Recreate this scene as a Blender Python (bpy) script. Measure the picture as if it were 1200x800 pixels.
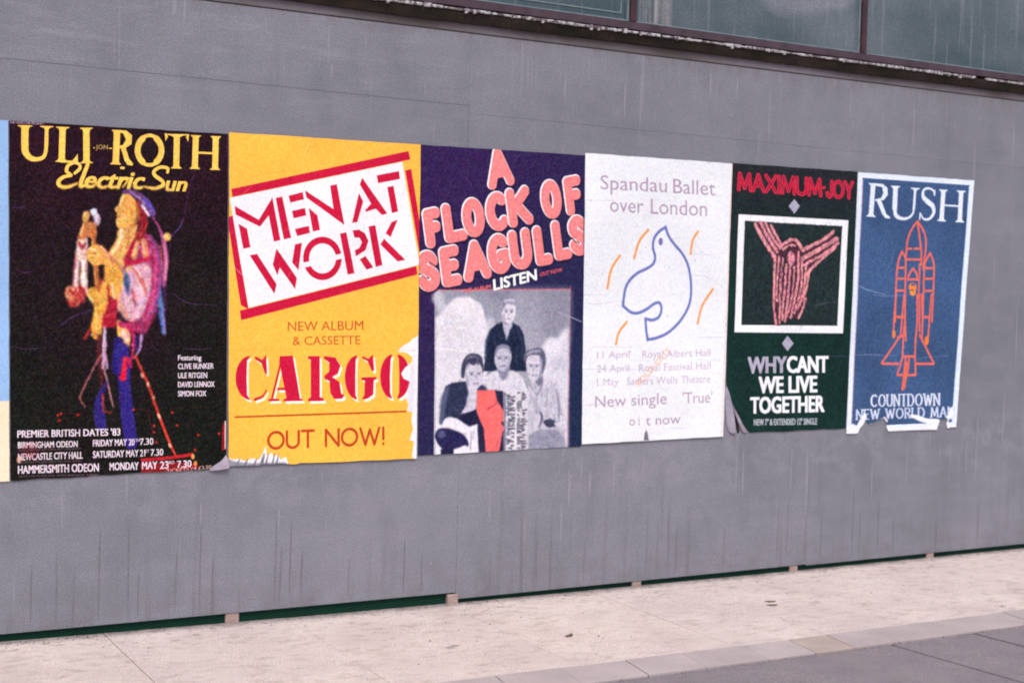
import bpy, bmesh, math, random
import numpy as np
from mathutils import Matrix, Vector
from mathutils.geometry import delaunay_2d_cdt

for o in list(bpy.data.objects):
    bpy.data.objects.remove(o)
SC = bpy.context.scene
COL = SC.collection
random.seed(3)

# ------------------------------------------------------------------ camera
# x runs along the hoarding to the right, the hoarding's face is y = 0, the camera stands at y < 0
FPX, YAW, PITCH, ROLL = 1905.6, -.59533, -.03445, -.02887
CAM = (-2.11677, -6.97646, 1.58725)
rot = (Matrix.Rotation(YAW, 3, 'Z') @ Matrix.Rotation(PITCH, 3, 'X') @ Matrix.Rotation(ROLL, 3, 'Y'))
right, fwd, up = rot.col[0], rot.col[1], rot.col[2]
cam_d = bpy.data.cameras.new('camera')
cam_d.sensor_width = 36; cam_d.sensor_fit = 'HORIZONTAL'
cam_d.lens = FPX / 1200 * 36
cam_d.dof.use_dof = True; cam_d.dof.focus_distance = 7.0; cam_d.dof.aperture_fstop = 3.2
cam_d.clip_start = .1; cam_d.clip_end = 600
cam = bpy.data.objects.new('camera', cam_d)
m = Matrix.Identity(4)
for i in range(3):
    m[i][0] = right[i]; m[i][1] = up[i]; m[i][2] = -fwd[i]; m[i][3] = CAM[i]
cam.matrix_world = m
COL.objects.link(cam); SC.camera = cam

# ------------------------------------------------------- sky, sun, exposure
SUN_EL, SUN_AZ = math.radians(56), math.radians(205)      # azimuth clockwise from +y
world = bpy.data.worlds.new('World'); SC.world = world
world.use_nodes = True
wn = world.node_tree; wn.nodes.clear()
sky = wn.nodes.new('ShaderNodeTexSky'); sky.sky_type = 'NISHITA'
sky.sun_disc = False; sky.sun_elevation = SUN_EL; sky.sun_rotation = SUN_AZ
sky.air_density = 1.0; sky.dust_density = 4.0; sky.ozone_density = 1.0
hs = wn.nodes.new('ShaderNodeHueSaturation'); hs.inputs['Saturation'].default_value = .35   # a bright, thinly overcast sky
bg = wn.nodes.new('ShaderNodeBackground'); bg.inputs['Strength'].default_value = .14
wo = wn.nodes.new('ShaderNodeOutputWorld')
wn.links.new(sky.outputs[0], hs.inputs['Color']); wn.links.new(hs.outputs[0], bg.inputs[0]); wn.links.new(bg.outputs[0], wo.inputs[0])
sd = bpy.data.lights.new('sun', 'SUN'); sd.energy = 1.5; sd.angle = math.radians(24); sd.color = (1, .95, .9)
sun = bpy.data.objects.new('sun', sd)
sdir = Vector((math.sin(SUN_AZ) * math.cos(SUN_EL), math.cos(SUN_AZ) * math.cos(SUN_EL), math.sin(SUN_EL)))
sun.rotation_euler = sdir.to_track_quat('Z', 'Y').to_euler()
COL.objects.link(sun)
SC.view_settings.view_transform = 'Standard'; SC.view_settings.look = 'None'
SC.view_settings.exposure = 0.30; SC.view_settings.gamma = 1.0
SC.view_settings.use_curve_mapping = False
SC.cycles.pixel_filter_type = 'BLACKMAN_HARRIS'; SC.cycles.filter_width = 1.9     # the slide is a little soft
# ---------------------------------------------------------------- flat print
# A small numpy painter.  Each poster's print is painted into an image that is
# generated here (nothing is loaded) and laid on the paper by its UVs.
import numpy as np
import math
AW, AH = 720, 1080
rng = np.random.default_rng(7)


def homog(src, dst):
    A, b = [], []
    for (x, y), (u, v) in zip(src, dst):
        A.append([x, y, 1, 0, 0, 0, -u * x, -u * y]); b.append(u)
        A.append([0, 0, 0, x, y, 1, -v * x, -v * y]); b.append(v)
    h = np.linalg.solve(np.array(A, float), np.array(b, float))
    return np.append(h, 1).reshape(3, 3)


def vnoise(w, h, cell, seed):
    """smooth value noise in 0..1"""
    r = np.random.default_rng(seed)
    gw, gh = int(w / cell) + 3, int(h / cell) + 3
    g = r.random((gh, gw))
    x = np.arange(w) / cell; y = np.arange(h) / cell
    xi = x.astype(int); yi = y.astype(int)
    fx = x - xi; fy = y - yi
    fx = fx * fx * (3 - 2 * fx); fy = fy * fy * (3 - 2 * fy)
    a = g[yi][:, xi]; b = g[yi][:, xi + 1]; c = g[yi + 1][:, xi]; d = g[yi + 1][:, xi + 1]
    return (a * (1 - fx) + b * fx) * (1 - fy[:, None]) + (c * (1 - fx) + d * fx) * fy[:, None]


def box(m, r):
    r = int(r)
    if r < 1:
        return m
    for ax in (0, 1):
        p = [(0, 0), (0, 0)]; p[ax] = (r + 1, r)
        c = np.cumsum(np.pad(m, p, mode='edge'), axis=ax)
        n = m.shape[ax]
        hi = np.take(c, range(2 * r + 1, 2 * r + 1 + n), axis=ax)
        lo = np.take(c, range(0, n), axis=ax)
        m = (hi - lo) / (2 * r + 1)
    return m


def crom(pts, n=10, closed=False):
    p = np.array(pts, float)
    if len(p) < 3:
        return p
    q = np.vstack([p[-1], p, p[0], p[1]]) if closed else np.vstack([2 * p[0] - p[1], p, 2 * p[-1] - p[-2]])
    out = []
    for i in range(1, len(q) - 2):
        a, b, c, d = q[i - 1], q[i], q[i + 1], q[i + 2]
        for t in np.arange(n) / n:
            out.append(.5 * (2 * b + (c - a) * t + (2 * a - 5 * b + 4 * c - d) * t * t + (3 * b - a - 3 * c + d) * t ** 3))
    if not closed:
        out.append(p[-1])
    return np.array(out)


def arc(cx, cy, rx, ry, a0, a1, n=20):
    t = np.radians(np.linspace(a0, a1, n))
    return [(cx + rx * math.cos(a), cy + ry * math.sin(a)) for a in t]


# single-line capitals: (width, strokes, serif points)
G = {
    'A': (.82, [[(0, 0), (.5, 1), (1, 0)], [(.2, .34), (.8, .34)]], [(0, 0), (1, 0)]),
    'B': (.66, [[(0, 0), (0, 1), (.5, 1)] + arc(.5, .77, .38, .23, 90, -90, 8) + [(0, .54)], [(0, .54), (.5, .54)] + arc(.55, .27, .45, .27, 90, -90, 8) + [(0, 0)]], [(0, 0), (0, 1)]),
    'C': (.8, [arc(.55, .5, .55, .5, 48, 312)], []),
    'D': (.78, [[(0, 0), (0, 1), (.4, 1)] + arc(.4, .5, .6, .5, 90, -90, 14) + [(0, 0)]], [(0, 0), (0, 1)]),
    'E': (.58, [[(1, 1), (0, 1), (0, 0), (1, 0)], [(0, .52), (.85, .52)]], [(0, 0), (0, 1)]),
    'F': (.55, [[(1, 1), (0, 1), (0, 0)], [(0, .52), (.85, .52)]], [(0, 0), (0, 1)]),
    'G': (.84, [arc(.52, .5, .52, .5, 48, 330) + [(.97, .45), (.6, .45)]], []),
    'H': (.74, [[(0, 0), (0, 1)], [(1, 0), (1, 1)], [(0, .52), (1, .52)]], [(0, 0), (0, 1), (1, 0), (1, 1)]),
    'I': (.12, [[(.5, 0), (.5, 1)]], [(.5, 0), (.5, 1)]),
    'J': (.45, [[(1, 1), (1, .3)] + arc(.5, .3, .5, .3, 0, -170, 10)], [(1, 1)]),
    'K': (.7, [[(0, 0), (0, 1)], [(.95, 1), (0, .42)], [(.28, .6), (1, 0)]], [(0, 0), (0, 1), (1, 0)]),
    'L': (.55, [[(0, 1), (0, 0), (1, 0)]], [(0, 0), (0, 1)]),
    'M': (.92, [[(0, 0), (.1, 1), (.5, .12), (.9, 1), (1, 0)]], [(0, 0), (1, 0)]),
    'N': (.76, [[(0, 0), (0, 1), (1, 0), (1, 1)]], [(0, 0), (1, 1)]),
    'O': (.92, [arc(.5, .5, .5, .5, 0, 360, 32)], []),
    'P': (.58, [[(0, 0), (0, 1), (.5, 1)] + arc(.52, .74, .48, .26, 90, -90, 8) + [(0, .48)]], [(0, 0), (0, 1)]),
    'R': (.64, [[(0, 0), (0, 1), (.5, 1)] + arc(.5, .75, .45, .25, 90, -90, 8) + [(0, .5)], [(.45, .5), (1, 0)]], [(0, 0), (0, 1), (1, 0)]),
    'S': (.56, [crom([(.93, .8), (.72, .97), (.4, 1), (.1, .86), (.12, .66), (.4, .54), (.7, .44), (.95, .3), (.88, .1), (.6, 0), (.28, .02), (.04, .2)], 5).tolist()], []),
    'T': (.7, [[(0, 1), (1, 1)], [(.5, 0), (.5, 1)]], [(.5, 0)]),
    'U': (.72, [[(0, 1), (0, .35)] + arc(.5, .35, .5, .35, 180, 360, 14) + [(1, 1)]], [(0, 1), (1, 1)]),
    'V': (.8, [[(0, 1), (.5, 0), (1, 1)]], []),
    'W': (1.15, [[(0, 1), (.26, 0), (.5, .9), (.74, 0), (1, 1)]], [(0, 1), (1, 1)]),
    'X': (.75, [[(0, 0), (1, 1)], [(0, 1), (1, 0)]], []),
    'Y': (.74, [[(0, 1), (.5, .45), (1, 1)], [(.5, .45), (.5, 0)]], []),
    '-': (.4, [[(0, .5), (1, .5)]], []),
    '!': (.1, [[(.5, 1), (.5, .3)], [(.5, .02), (.5, 0)]], []),
    '.': (.1, [[(.5, .5), (.5, .49)]], []),
    ' ': (.35, [], []),
}
_txt = {}


def text_edges(s, bold=0.0):
    """boundary edges of Blender's own built-in typeface, 1 = cap height"""
    key = (s, bold)
    if key not in _txt:
        cu = bpy.data.curves.new('t', 'FONT')
        cu.body = s; cu.resolution_u = 3; cu.fill_mode = 'FRONT'
        ob = bpy.data.objects.new('t', cu)
        bpy.context.scene.collection.objects.link(ob)
        me = bpy.data.meshes.new_from_object(ob.evaluated_get(bpy.context.evaluated_depsgraph_get()))
        co = np.array([v.co[:2] for v in me.vertices])
        ed = []
        for p in me.polygons:                       # every triangle keeps its own three edges, all turned one way
            vs = [co[i] for i in p.vertices]
            ar = sum(vs[i - 1][0] * vs[i][1] - vs[i][0] * vs[i - 1][1] for i in range(len(vs)))
            if ar < 0:
                vs = vs[::-1]
            ed += [(vs[i - 1], vs[i]) for i in range(len(vs))]
        ed = np.array(ed)
        bpy.data.objects.remove(ob); bpy.data.curves.remove(cu); bpy.data.meshes.remove(me)
        _txt[key] = ed
    return _txt[key]


class Art:
    def __init__(self, quad, base, seed=1, grain=.03):
        self.H = homog(quad, [(0, 0), (AW, 0), (AW, AH), (0, AH)])
        self.Hi = np.linalg.inv(self.H)
        q = np.array(quad, float)
        wq = np.linalg.norm(q[1] - q[0]); hq = np.linalg.norm(q[3] - q[0])
        self.k = math.sqrt(AW * AH / (wq * hq))
        self.im = np.zeros((AH, AW, 3)) + np.array(base) / 255.
        self.fr = (1., 0., 0.); self.seed = seed; self.grain = grain

    def F(self, s, ox, oy):
        self.fr = (s, ox, oy); return self

    def P(self, pts):
        p = np.atleast_2d(np.array(pts, float))
        s, ox, oy = self.fr
        x = p[:, 0] / s + ox; y = p[:, 1] / s + oy
        q = np.stack([x, y, np.ones(len(x))], -1) @ self.H.T
        return q[:, :2] / q[:, 2:]

    def uv(self, pts):
        return self.P(pts) / np.array([AW, AH])

    def w(self, v):
        return v * self.k / self.fr[0]

    def put(self, x0, y0, m, col, alpha=1.):
        h, w = m.shape
        X0, Y0 = max(x0, 0), max(y0, 0); X1, Y1 = min(x0 + w, AW), min(y0 + h, AH)
        if X1 <= X0 or Y1 <= Y0:
            return
        m = m[Y0 - y0:Y1 - y0, X0 - x0:X1 - x0, None] * alpha
        c = np.array(col, float)
        if c.ndim == 3:
            c = c[Y0 - y0:Y1 - y0, X0 - x0:X1 - x0]
        self.im[Y0:Y1, X0:X1] = self.im[Y0:Y1, X0:X1] * (1 - m) + c / 255. * m

    def fill_edges(self, E, col, alpha=1., soft=0, tex=None, SS=4, fat=0.):
        pad = int(soft * 2 + 3 + fat)
        lo = np.floor(E.reshape(-1, 2).min(0)).astype(int) - pad
        hi = np.ceil(E.reshape(-1, 2).max(0)).astype(int) + pad
        lo = np.maximum(lo, -60); hi = np.minimum(hi, [AW + 60, AH + 60])
        w, h = hi - lo
        if w < 1 or h < 1:
            return
        acc = np.zeros((h * SS, w * SS + 1), int)
        for a, b in E:
            a = (a - lo) * SS; b = (b - lo) * SS
            if a[1] == b[1]:
                continue
            sg = 1
            if a[1] > b[1]:
                a, b, sg = b, a, -1
            r0 = max(int(math.ceil(a[1] - .5)), 0); r1 = min(int(math.ceil(b[1] - .5)), h * SS)
            if r1 <= r0:
                continue
            r = np.arange(r0, r1)
            x = a[0] + (r + .5 - a[1]) * (b[0] - a[0]) / (b[1] - a[1])
            acc[r, np.clip(np.ceil(x - .5).astype(int), 0, w * SS)] += sg
        m = (np.cumsum(acc, 1)[:, :-1] != 0).astype(float)
        if fat:
            for ax, k in ((1, int(round(fat * SS))), (0, int(round(fat * SS * .6)))):
                b_ = m.copy()
                for i in range(1, k + 1):
                    for sg in (i, -i):
                        b_ = np.maximum(b_, np.roll(m, sg, ax))
                m = b_
        m = m.reshape(h, SS, w, SS).mean((1, 3))
        if soft:
            m = box(box(m, soft), soft)
        if tex is not None:
            m = m * tex(lo, w, h)
        self.put(lo[0], lo[1], m, col, alpha)

    def poly(self, pts, col, alpha=1., soft=0, smooth=False, tex=None):
        p = self.P(crom(pts, 8, True) if smooth else pts)
        E = np.stack([p, np.roll(p, -1, 0)], 1)
        self.fill_edges(E, col, alpha, self.w(soft) if soft else 0, tex)

    def ell(self, c, rx, ry, col, alpha=1., soft=0, rot=0):
        a = math.radians(rot)
        pts = [(c[0] + rx * math.cos(t) * math.cos(a) - ry * math.sin(t) * math.sin(a),
                c[1] + rx * math.cos(t) * math.sin(a) + ry * math.sin(t) * math.cos(a)) for t in np.linspace(0, 2 * math.pi, 28)[:-1]]
        self.poly(pts, col, alpha, soft)

    def stroke(self, pts, width, col, alpha=1., smooth=False, soft=0., pen=None, canvas=False):
        """round-pen line; width may be a (start, end) pair; pen = (wx, wy) elliptical"""
        p = crom(pts, 8) if smooth else np.array(pts, float)
        if not canvas:
            p = self.P(p)
        if pen is not None:
            rx, ry = max(self.w(pen[0]) / 2, .5), max(self.w(pen[1]) / 2, .5)
            r = np.ones(len(p)); sc = np.array([rx, ry]); aa = min(rx, ry)
        else:
            if isinstance(width, (tuple, list)):
                r = np.interp(np.linspace(0, 1, len(p)), np.linspace(0, 1, len(width)), [self.w(v) / 2 for v in width])
            else:
                r = np.full(len(p), self.w(width) / 2)
            r = np.maximum(r, .45); sc = np.array([1., 1.]); aa = 1.
        mr = (r.max() * sc).max() + 2 + self.w(soft) * 2
        lo = np.floor(p.min(0) - mr).astype(int); hi = np.ceil(p.max(0) + mr).astype(int)
        lo = np.maximum(lo, -40); hi = np.minimum(hi, [AW + 40, AH + 40])
        w, h = hi - lo
        if w < 1 or h < 1:
            return
        best = np.full((h, w), -1e9)
        P_ = (p - lo) / sc
        for i in range(max(len(p) - 1, 1)):
            a = P_[i]; b = P_[min(i + 1, len(p) - 1)]
            m_ = (r.max() + 2 / aa)
            x0 = max(int((min(a[0], b[0]) - m_) * sc[0]), 0); x1 = min(int((max(a[0], b[0]) + m_) * sc[0]) + 2, w)
            y0 = max(int((min(a[1], b[1]) - m_) * sc[1]), 0); y1 = min(int((max(a[1], b[1]) + m_) * sc[1]) + 2, h)
            if x1 <= x0 or y1 <= y0:
                continue
            X = (np.arange(x0, x1) + .5)[None] / sc[0]; Y = (np.arange(y0, y1) + .5)[:, None] / sc[1]
            d = b - a; L = max(d @ d, 1e-9)
            t = np.clip(((X - a[0]) * d[0] + (Y - a[1]) * d[1]) / L, 0, 1)
            D = np.hypot(X - a[0] - t * d[0], Y - a[1] - t * d[1])
            rr = r[i] * (1 - t) + r[min(i + 1, len(p) - 1)] * t
            v = (rr - D) * aa + .5
            best[y0:y1, x0:x1] = np.maximum(best[y0:y1, x0:x1], v)
        m = np.clip(best, 0, 1)
        if soft:
            m = box(m, max(self.w(soft), 1))
        self.put(lo[0], lo[1], m, col, alpha)

    def text(self, s, p0, p1, cap, col, bold=0., shear=0., alpha=1., up=None, soft=0):
        E = text_edges(s)
        x0, x1 = E[..., 0].min(), E[..., 0].max()
        u = (E[..., 0] - x0) / (x1 - x0); v = E[..., 1] / .73
        p0 = np.array(p0, float); p1 = np.array(p1, float)
        up = np.array(up if up is not None else (0, -1.)) * cap
        q = p0 + (p1 - p0) * u[..., None] + (up + np.array([shear * cap, 0])) * v[..., None]
        q = self.P(q.reshape(-1, 2)).reshape(-1, 2, 2)
        self.fill_edges(q, col, alpha, soft, fat=max(0., bold) * .85 * self.w(cap))

    def caps(self, s, p0, p1, cap, col, pen, up=None, serif=0., gap=.24, alpha=1., off=(0, 0)):
        """single-line capitals drawn with an elliptical pen, with slab serifs when asked"""
        p0 = np.array(p0, float) + off; p1 = np.array(p1, float) + off
        up = np.array(up if up is not None else (0, -1.)) * cap
        tot = sum(G[c][0] for c in s) + gap * (len(s) - 1)
        x = 0.
        for c in s:
            gw, st, sf = G[c]
            for k_, line in enumerate(st):
                L = [p0 + (p1 - p0) * (x + gw * a) / tot + up * b for a, b in line]
                self.stroke(L, 0, col, alpha, pen=pen)
            if serif:
                for a, b in sf:
                    c0 = p0 + (p1 - p0) * (x + gw * a) / tot + up * b
                    d = (p1 - p0) / np.linalg.norm(p1 - p0) * serif * cap
                    self.stroke([c0 - d, c0 + d], 0, col, alpha, pen=(pen[1], pen[1]))
            x += gw + gap

    def stem(self, p0, p1, w, s0=0., s1=0., col=(0, 0, 0), th=None, alpha=1., dirn=None):
        """square-cut stem with bracketed serifs of half-width s0 / s1 at its two ends"""
        p0 = np.array(p0, float); p1 = np.array(p1, float)
        d = p1 - p0; L = np.linalg.norm(d); d /= L
        n = np.array([-d[1], d[0]]) if dirn is None else np.array(dirn, float)
        th = th or w * .28; h = w / 2
        L_, R_ = [], []
        for base, sg, s in ((p0, 1, s0), (p1, -1, s1)):
            if s:
                prof = [(0, s), (th * .7, s), (th * 1.1, h + (s - h) * .35), (th * 2.4, h)]
            else:
                prof = [(0, h)]
            if sg < 0:
                prof = prof[::-1]
            for t, k in prof:
                c = base + d * t * sg
                L_.append(c + n * k); R_.append(c - n * k)
        self.poly(L_ + R_[::-1], col, alpha)

    def painterly(self, p0, p1, warp=5, blur=1, amp=.35, cell=9, seed=1, chroma=0.):
        """make a painted area read as a coarse photographic reproduction: ragged edges, mottled tones"""
        q = self.P([p0, p1, (p0[0], p1[1]), (p1[0], p0[1])])
        lo = np.maximum(q.min(0).astype(int), 0); hi = np.minimum(q.max(0).astype(int), [AW, AH])
        w, h = hi - lo
        sub = self.im[lo[1]:hi[1], lo[0]:hi[0]]
        dx = (vnoise(w, h, cell, seed) - .5) * 2 * warp + (vnoise(w, h, cell * .4, seed + 1) - .5) * warp
        dy = (vnoise(w, h, cell, seed + 2) - .5) * 2 * warp + (vnoise(w, h, cell * .4, seed + 3) - .5) * warp
        fx = np.clip(1 - np.abs(np.linspace(-1, 1, w)) ** 8, 0, 1)[None]; fy = np.clip(1 - np.abs(np.linspace(-1, 1, h)) ** 8, 0, 1)[:, None]
        X = np.clip((np.arange(w)[None] + dx * fx * fy).astype(int), 0, w - 1); Y = np.clip((np.arange(h)[:, None] + dy * fx * fy).astype(int), 0, h - 1)
        sub = sub[Y, X]
        sub = np.stack([box(box(sub[..., i], blur), blur) for i in range(3)], -1)
        mot = (vnoise(w, h, cell * 1.3, seed + 4) * .5 + vnoise(w, h, cell * .5, seed + 5) * .5 - .5)[..., None]
        sub = sub * (1 + 2 * amp * mot * (fx * fy)[..., None])
        if chroma:
            sub = sub * (1 + chroma * (np.stack([vnoise(w, h, cell * .8, seed + 7 + i) for i in range(3)], -1) - .5) * (fx * fy)[..., None])
        self.im[lo[1]:hi[1], lo[0]:hi[0]] = np.clip(sub, 0, 1)

    def dabs(self, region, n, cols, ln=30, wd=8, ang=90, spread=25, seed=1, alpha=.7, soft=1.5):
        """short brush dabs scattered inside a region: cloth, fringe, foliage of a printed picture"""
        r = np.random.default_rng(seed); q = np.array(region, float)
        lo, hi = q.min(0), q.max(0); k = 0
        while k < n:
            x, y = lo + r.random(2) * (hi - lo)
            ins = False
            for i in range(len(q)):
                (x1, y1), (x2, y2) = q[i - 1], q[i]
                if (y1 > y) != (y2 > y) and x < (x2 - x1) * (y - y1) / (y2 - y1) + x1:
                    ins = not ins
            k += 1
            if not ins:
                continue
            a = math.radians(ang + r.normal() * spread); L = ln * (.4 + r.random())
            c = cols[int(r.random() * len(cols))]
            dx, dy = math.cos(a) * L / 2, math.sin(a) * L / 2
            self.stroke([(x - dx, y - dy), (x + r.normal() * ln * .1, y), (x + dx, y + dy)], (wd * .4, wd * (.7 + .6 * r.random()), wd * .3), c, alpha * (.5 + .5 * r.random()), soft=soft)

    def speck(self, n, col, size, seed, region=(0, 0, 1, 1), alpha=.6):
        r = np.random.default_rng(seed)
        for _ in range(n):
            x = (region[0] + r.random() * (region[2] - region[0])) * AW; y = (region[1] + r.random() * (region[3] - region[1])) * AH
            self.stroke([(x, y), (x + r.normal() * 4, y + r.normal() * 4)], size * (.5 + r.random()) * self.fr[0] / 1., col, alpha, canvas=True)

    def creases(self, n, col, seed, alpha=.25, ln=120):
        r = np.random.default_rng(seed)
        self.fr = (1, 0, 0)
        for _ in range(n):
            x, y = r.random() * AW, r.random() * AH
            a = r.random() * 6.28
            pts = [(x, y)]
            for i in range(5):
                a += r.normal() * .35
                x += math.cos(a) * ln / 5; y += math.sin(a) * ln / 5
                pts.append((x, y))
            self.stroke(crom(pts, 6), (.2, .7, .2), col, alpha, canvas=True)

    def finish(self, name):
        im = self.im
        s = self.seed * 31
        # ink laid down a little unevenly, and the coarse grain of cheap print
        im = im * (1 + .05 * (vnoise(AW, AH, 160, s + 1) - .5)[..., None])
        g = np.stack([vnoise(AW, AH, 4.6, s + 2 + i) for i in range(3)], -1) - .5
        l = (vnoise(AW, AH, 4.2, s + 9) - .5)[..., None]
        im = im + self.grain * 3.6 * (.6 * g + l)
        im = np.clip(im, 0.01, 1)
        img = bpy.data.images.new(name, AW, AH, alpha=False)
        px = np.ones((AH, AW, 4), np.float32)
        px[..., :3] = im[::-1]
        img.pixels.foreach_set(px.ravel())
        img.pack()
        return img


QUAD = {
    'uli': [(10.4, 141.5), (266.7, 157.2), (266, 548), (12, 562.8)],
    'men': [(268, 155.2), (492, 169.6), (487.5, 536), (266.8, 545.6)],
    'flock': [(491.7, 169.5), (685.3, 182.3), (680.3, 522.6), (489.4, 533.4)],
    'dove': [(685, 179.5), (857, 191.8), (846, 511), (680.6, 520)],
    'joy': [(856, 191), (1004.4, 201.3), (990.6, 501.3), (849, 509)],
    'rush': [(1005, 202), (1140.6, 211.6), (1119, 500), (991, 506)],
}


def art_uli():
    a = Art(QUAD['uli'], (36, 16, 30), 1, .035)
    # ground of the print drifts from plum at the top to a greenish black
    yy = np.linspace(0, 1, AH)[:, None, None]
    n = vnoise(AW, AH, 210, 3)[..., None]
    t = np.clip(yy * .8 + n * .5 - .1, 0, 1)
    a.im = (np.array([38, 8, 26]) * (1 - t) + np.array([16, 19, 14]) * t) / 255. * (.85 + .3 * vnoise(AW, AH, 60, 4)[..., None])
    Y = (252, 204, 92)
    a.F(10, 0, 140)
    for s, c, al in ((1.18, (126, 96, 84), .45), (1, Y, 1)):
        T = lambda p0, p1, w, s0, s1, **k: a.stem(p0, p1, w * s, s0 * s, s1 * s, c, alpha=al, **k)
        a.F(10, 0, 140)
        # U
        T((290, 70), (286, 300), 84, 84, 0, th=17)
        a.stroke([(288, 290), (294, 380), (350, 450), (430, 468), (505, 440), (532, 370), (538, 290)], tuple(np.array((82, 80, 64, 46, 42, 42, 40)) * s), c, al, smooth=True)
        T((544, 78), (538, 320), 44, 76, 0, th=17)
        # L
        T((730, 88), (716, 500), 74, 76, 72, th=17); a.poly([(700, 478), (840, 484), (880, 440), (904, 400), (908, 512), (700, 506)], c, al)
        # I
        T((1006, 98), (1006, 515), 74, 72, 72, th=17)
        a.F(3.637, 0, 130)
        T((497, 82), (490, 229), 27, 22, 22, th=6)
        a.poly([(500, 84), (536, 84), (560, 104), (558, 142), (530, 160), (500, 160), (500, 150), (522, 146), (534, 122), (522, 96), (500, 94)], c, al)
        a.poly([(512, 158), (532, 154), (548, 205), (566, 226), (562, 234), (540, 230), (528, 212)], c, al)
        a.stroke(arc(635, 168, 54, 63, 0, 360, 40), 15 * s, c, al); a.stroke(arc(635, 168, 51, 60, 125, 235, 12), 26 * s, c, al); a.stroke(arc(635, 168, 51, 60, -55, 55, 12), 26 * s, c, al)
        T((752, 99), (749, 246), 25, 50, 22, th=6); a.poly([(700, 96), (706, 96), (714, 110), (703, 130)], c, al); a.poly([(804, 101), (798, 101), (790, 112), (800, 134)], c, al)
        T((833, 104), (828, 248), 25, 21, 21, th=6); T((918, 108), (914, 252), 25, 21, 21, th=6)
        a.stem((838, 178), (908, 181), 9 * s, col=c, alpha=al)
    a.stem((462, 160), (475, 160), 5, col=Y); a.stem((395, 158), (402, 158), 4, col=Y)
    a.text('JON', (406, 163), (457, 164), 20, (200, 165, 90), .01)
    a.ell((519, 243), 11, 6, Y)
    a.text('THE HEARTLINE PRESENTS', (40, 54), (186, 60), 11, (190, 170, 190), .02)
    # Electric Sun, brush script
    a.F(10, 0, 140)
    a.stroke([(870, 630), (925, 580), (925, 530), (860, 508), (790, 545), (775, 610), (830, 655), (740, 675), (680, 725), (690, 775), (770, 790), (890, 752)], (34, 40, 34, 34, 40, 44, 30, 40, 48, 48, 44, 30), Y, smooth=True)
    a.stroke([(1020, 530), (935, 765), (1000, 770)], (46, 52, 30), Y, smooth=True)
    a.F(3.637, 0, 130)
    a.text('ectric', (352, 327), (600, 332), 76, Y, .05, .34)
    a.stroke([(400, 318), (420, 300)], 7, Y); a.stroke([(455, 322), (480, 300)], 7, Y); a.stroke([(520, 325), (540, 300)], 7, Y)
    a.stroke([(712, 262), (712, 245), (682, 240), (655, 256), (658, 275), (690, 300), (690, 318), (655, 330), (612, 322)], (12, 15, 14, 15, 17, 17, 16, 14, 10), Y, smooth=True)
    a.text('un', (700, 338), (786, 342), 64, Y, .055, .3)
    # performer with a guitar, built up from soft patches and dabs
    a.F(6.669, 60, 210)
    P, S, E, D = a.poly, a.stroke, a.ell, a.dabs
    skin, lite, shade, red, crim, mag = (232, 168, 84), (253, 222, 150), (160, 92, 48), (186, 44, 40), (186, 20, 62), (206, 60, 130)
    # jeans and legs first
    jeans = [(480, 1240), (560, 1230), (640, 1280), (625, 1420), (590, 1560), (600, 1700), (620, 1990), (520, 1990), (500, 1700), (470, 1500)]
    # scarf tails and ribbons behind
    S([(785, 290), (840, 385), (872, 480), (890, 620), (880, 760), (874, 830)], (12, 16, 36, 44, 40, 26), (178, 78, 140), 1, True, 5)
    S([(880, 500), (893, 640), (884, 780)], (14, 22, 18), (226, 150, 170), .8, True, 5)
    S([(848, 520), (858, 660), (850, 800)], (12, 16, 14), (216, 104, 66), .85, True, 4)
    S([(845, 810), (840, 900), (852, 1020), (872, 1190)], (24, 34, 46, 40), (62, 96, 164), 1, True, 5)
    S([(858, 960), (872, 1100), (880, 1200)], (14, 26, 26), (140, 128, 190), .9, True, 6); S([(846, 920), (850, 1000)], 12, (90, 150, 200), .8, soft=4)
    S([(880, 830), (884, 960), (886, 1050)], (14, 16, 8), (96, 40, 120), .8, True, 4)
    S([(1030, 300), (1000, 372), (930, 445)], (4, 9, 9), (116, 84, 176), .8, True, 2)
    # coat
    coat = [(700, 405), (760, 430), (830, 510), (860, 640), (850, 820), (825, 960), (800, 1080), (740, 1190), (712, 1212), (640, 1190), (600, 1110), (560, 1060), (540, 900), (545, 700), (590, 620), (640, 500)]
    P(coat, (150, 40, 84), 1, 8)
    D(coat, 420, [crim, mag, (168, 40, 96), (214, 110, 160), (120, 28, 76), (226, 150, 180), (96, 50, 110)], 44, 13, 78, 20, 2, .75, 3)
    S([(770, 440), (825, 545), (845, 680), (835, 860), (790, 1040)], (18, 26, 24, 26, 24), (136, 74, 146), .75, True, 6)
    S([(805, 560), (815, 700), (790, 900), (750, 1080)], (14, 30, 34, 30), (214, 70, 130), .75, True, 6)
    D([(780, 700), (840, 690), (810, 1000), (730, 1150), (700, 1080)], 120, [(236, 130, 170), (70, 66, 120), (196, 30, 90), (240, 190, 210)], 16, 10, 70, 60, 3, .8, 2)
    # shirt
    shirt = [(640, 662), (740, 655), (778, 700), (770, 850), (745, 960), (700, 1060), (640, 1105), (565, 1085), (505, 990), (500, 860), (540, 760), (585, 700)]
    P(shirt, (214, 164, 184), 1, 8)
    D(shirt, 260, [(236, 196, 210), (196, 130, 150), (226, 170, 176), (176, 140, 176), (246, 222, 228), (214, 150, 130)], 50, 16, 95, 26, 4, .6, 5)
    S([(556, 706), (580, 770), (590, 840), (596, 900)], (40, 62, 44, 16), (86, 104, 150), .95, True, 7); S([(575, 760), (590, 860)], (18, 12), (40, 46, 84), .7, soft=6)
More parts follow.
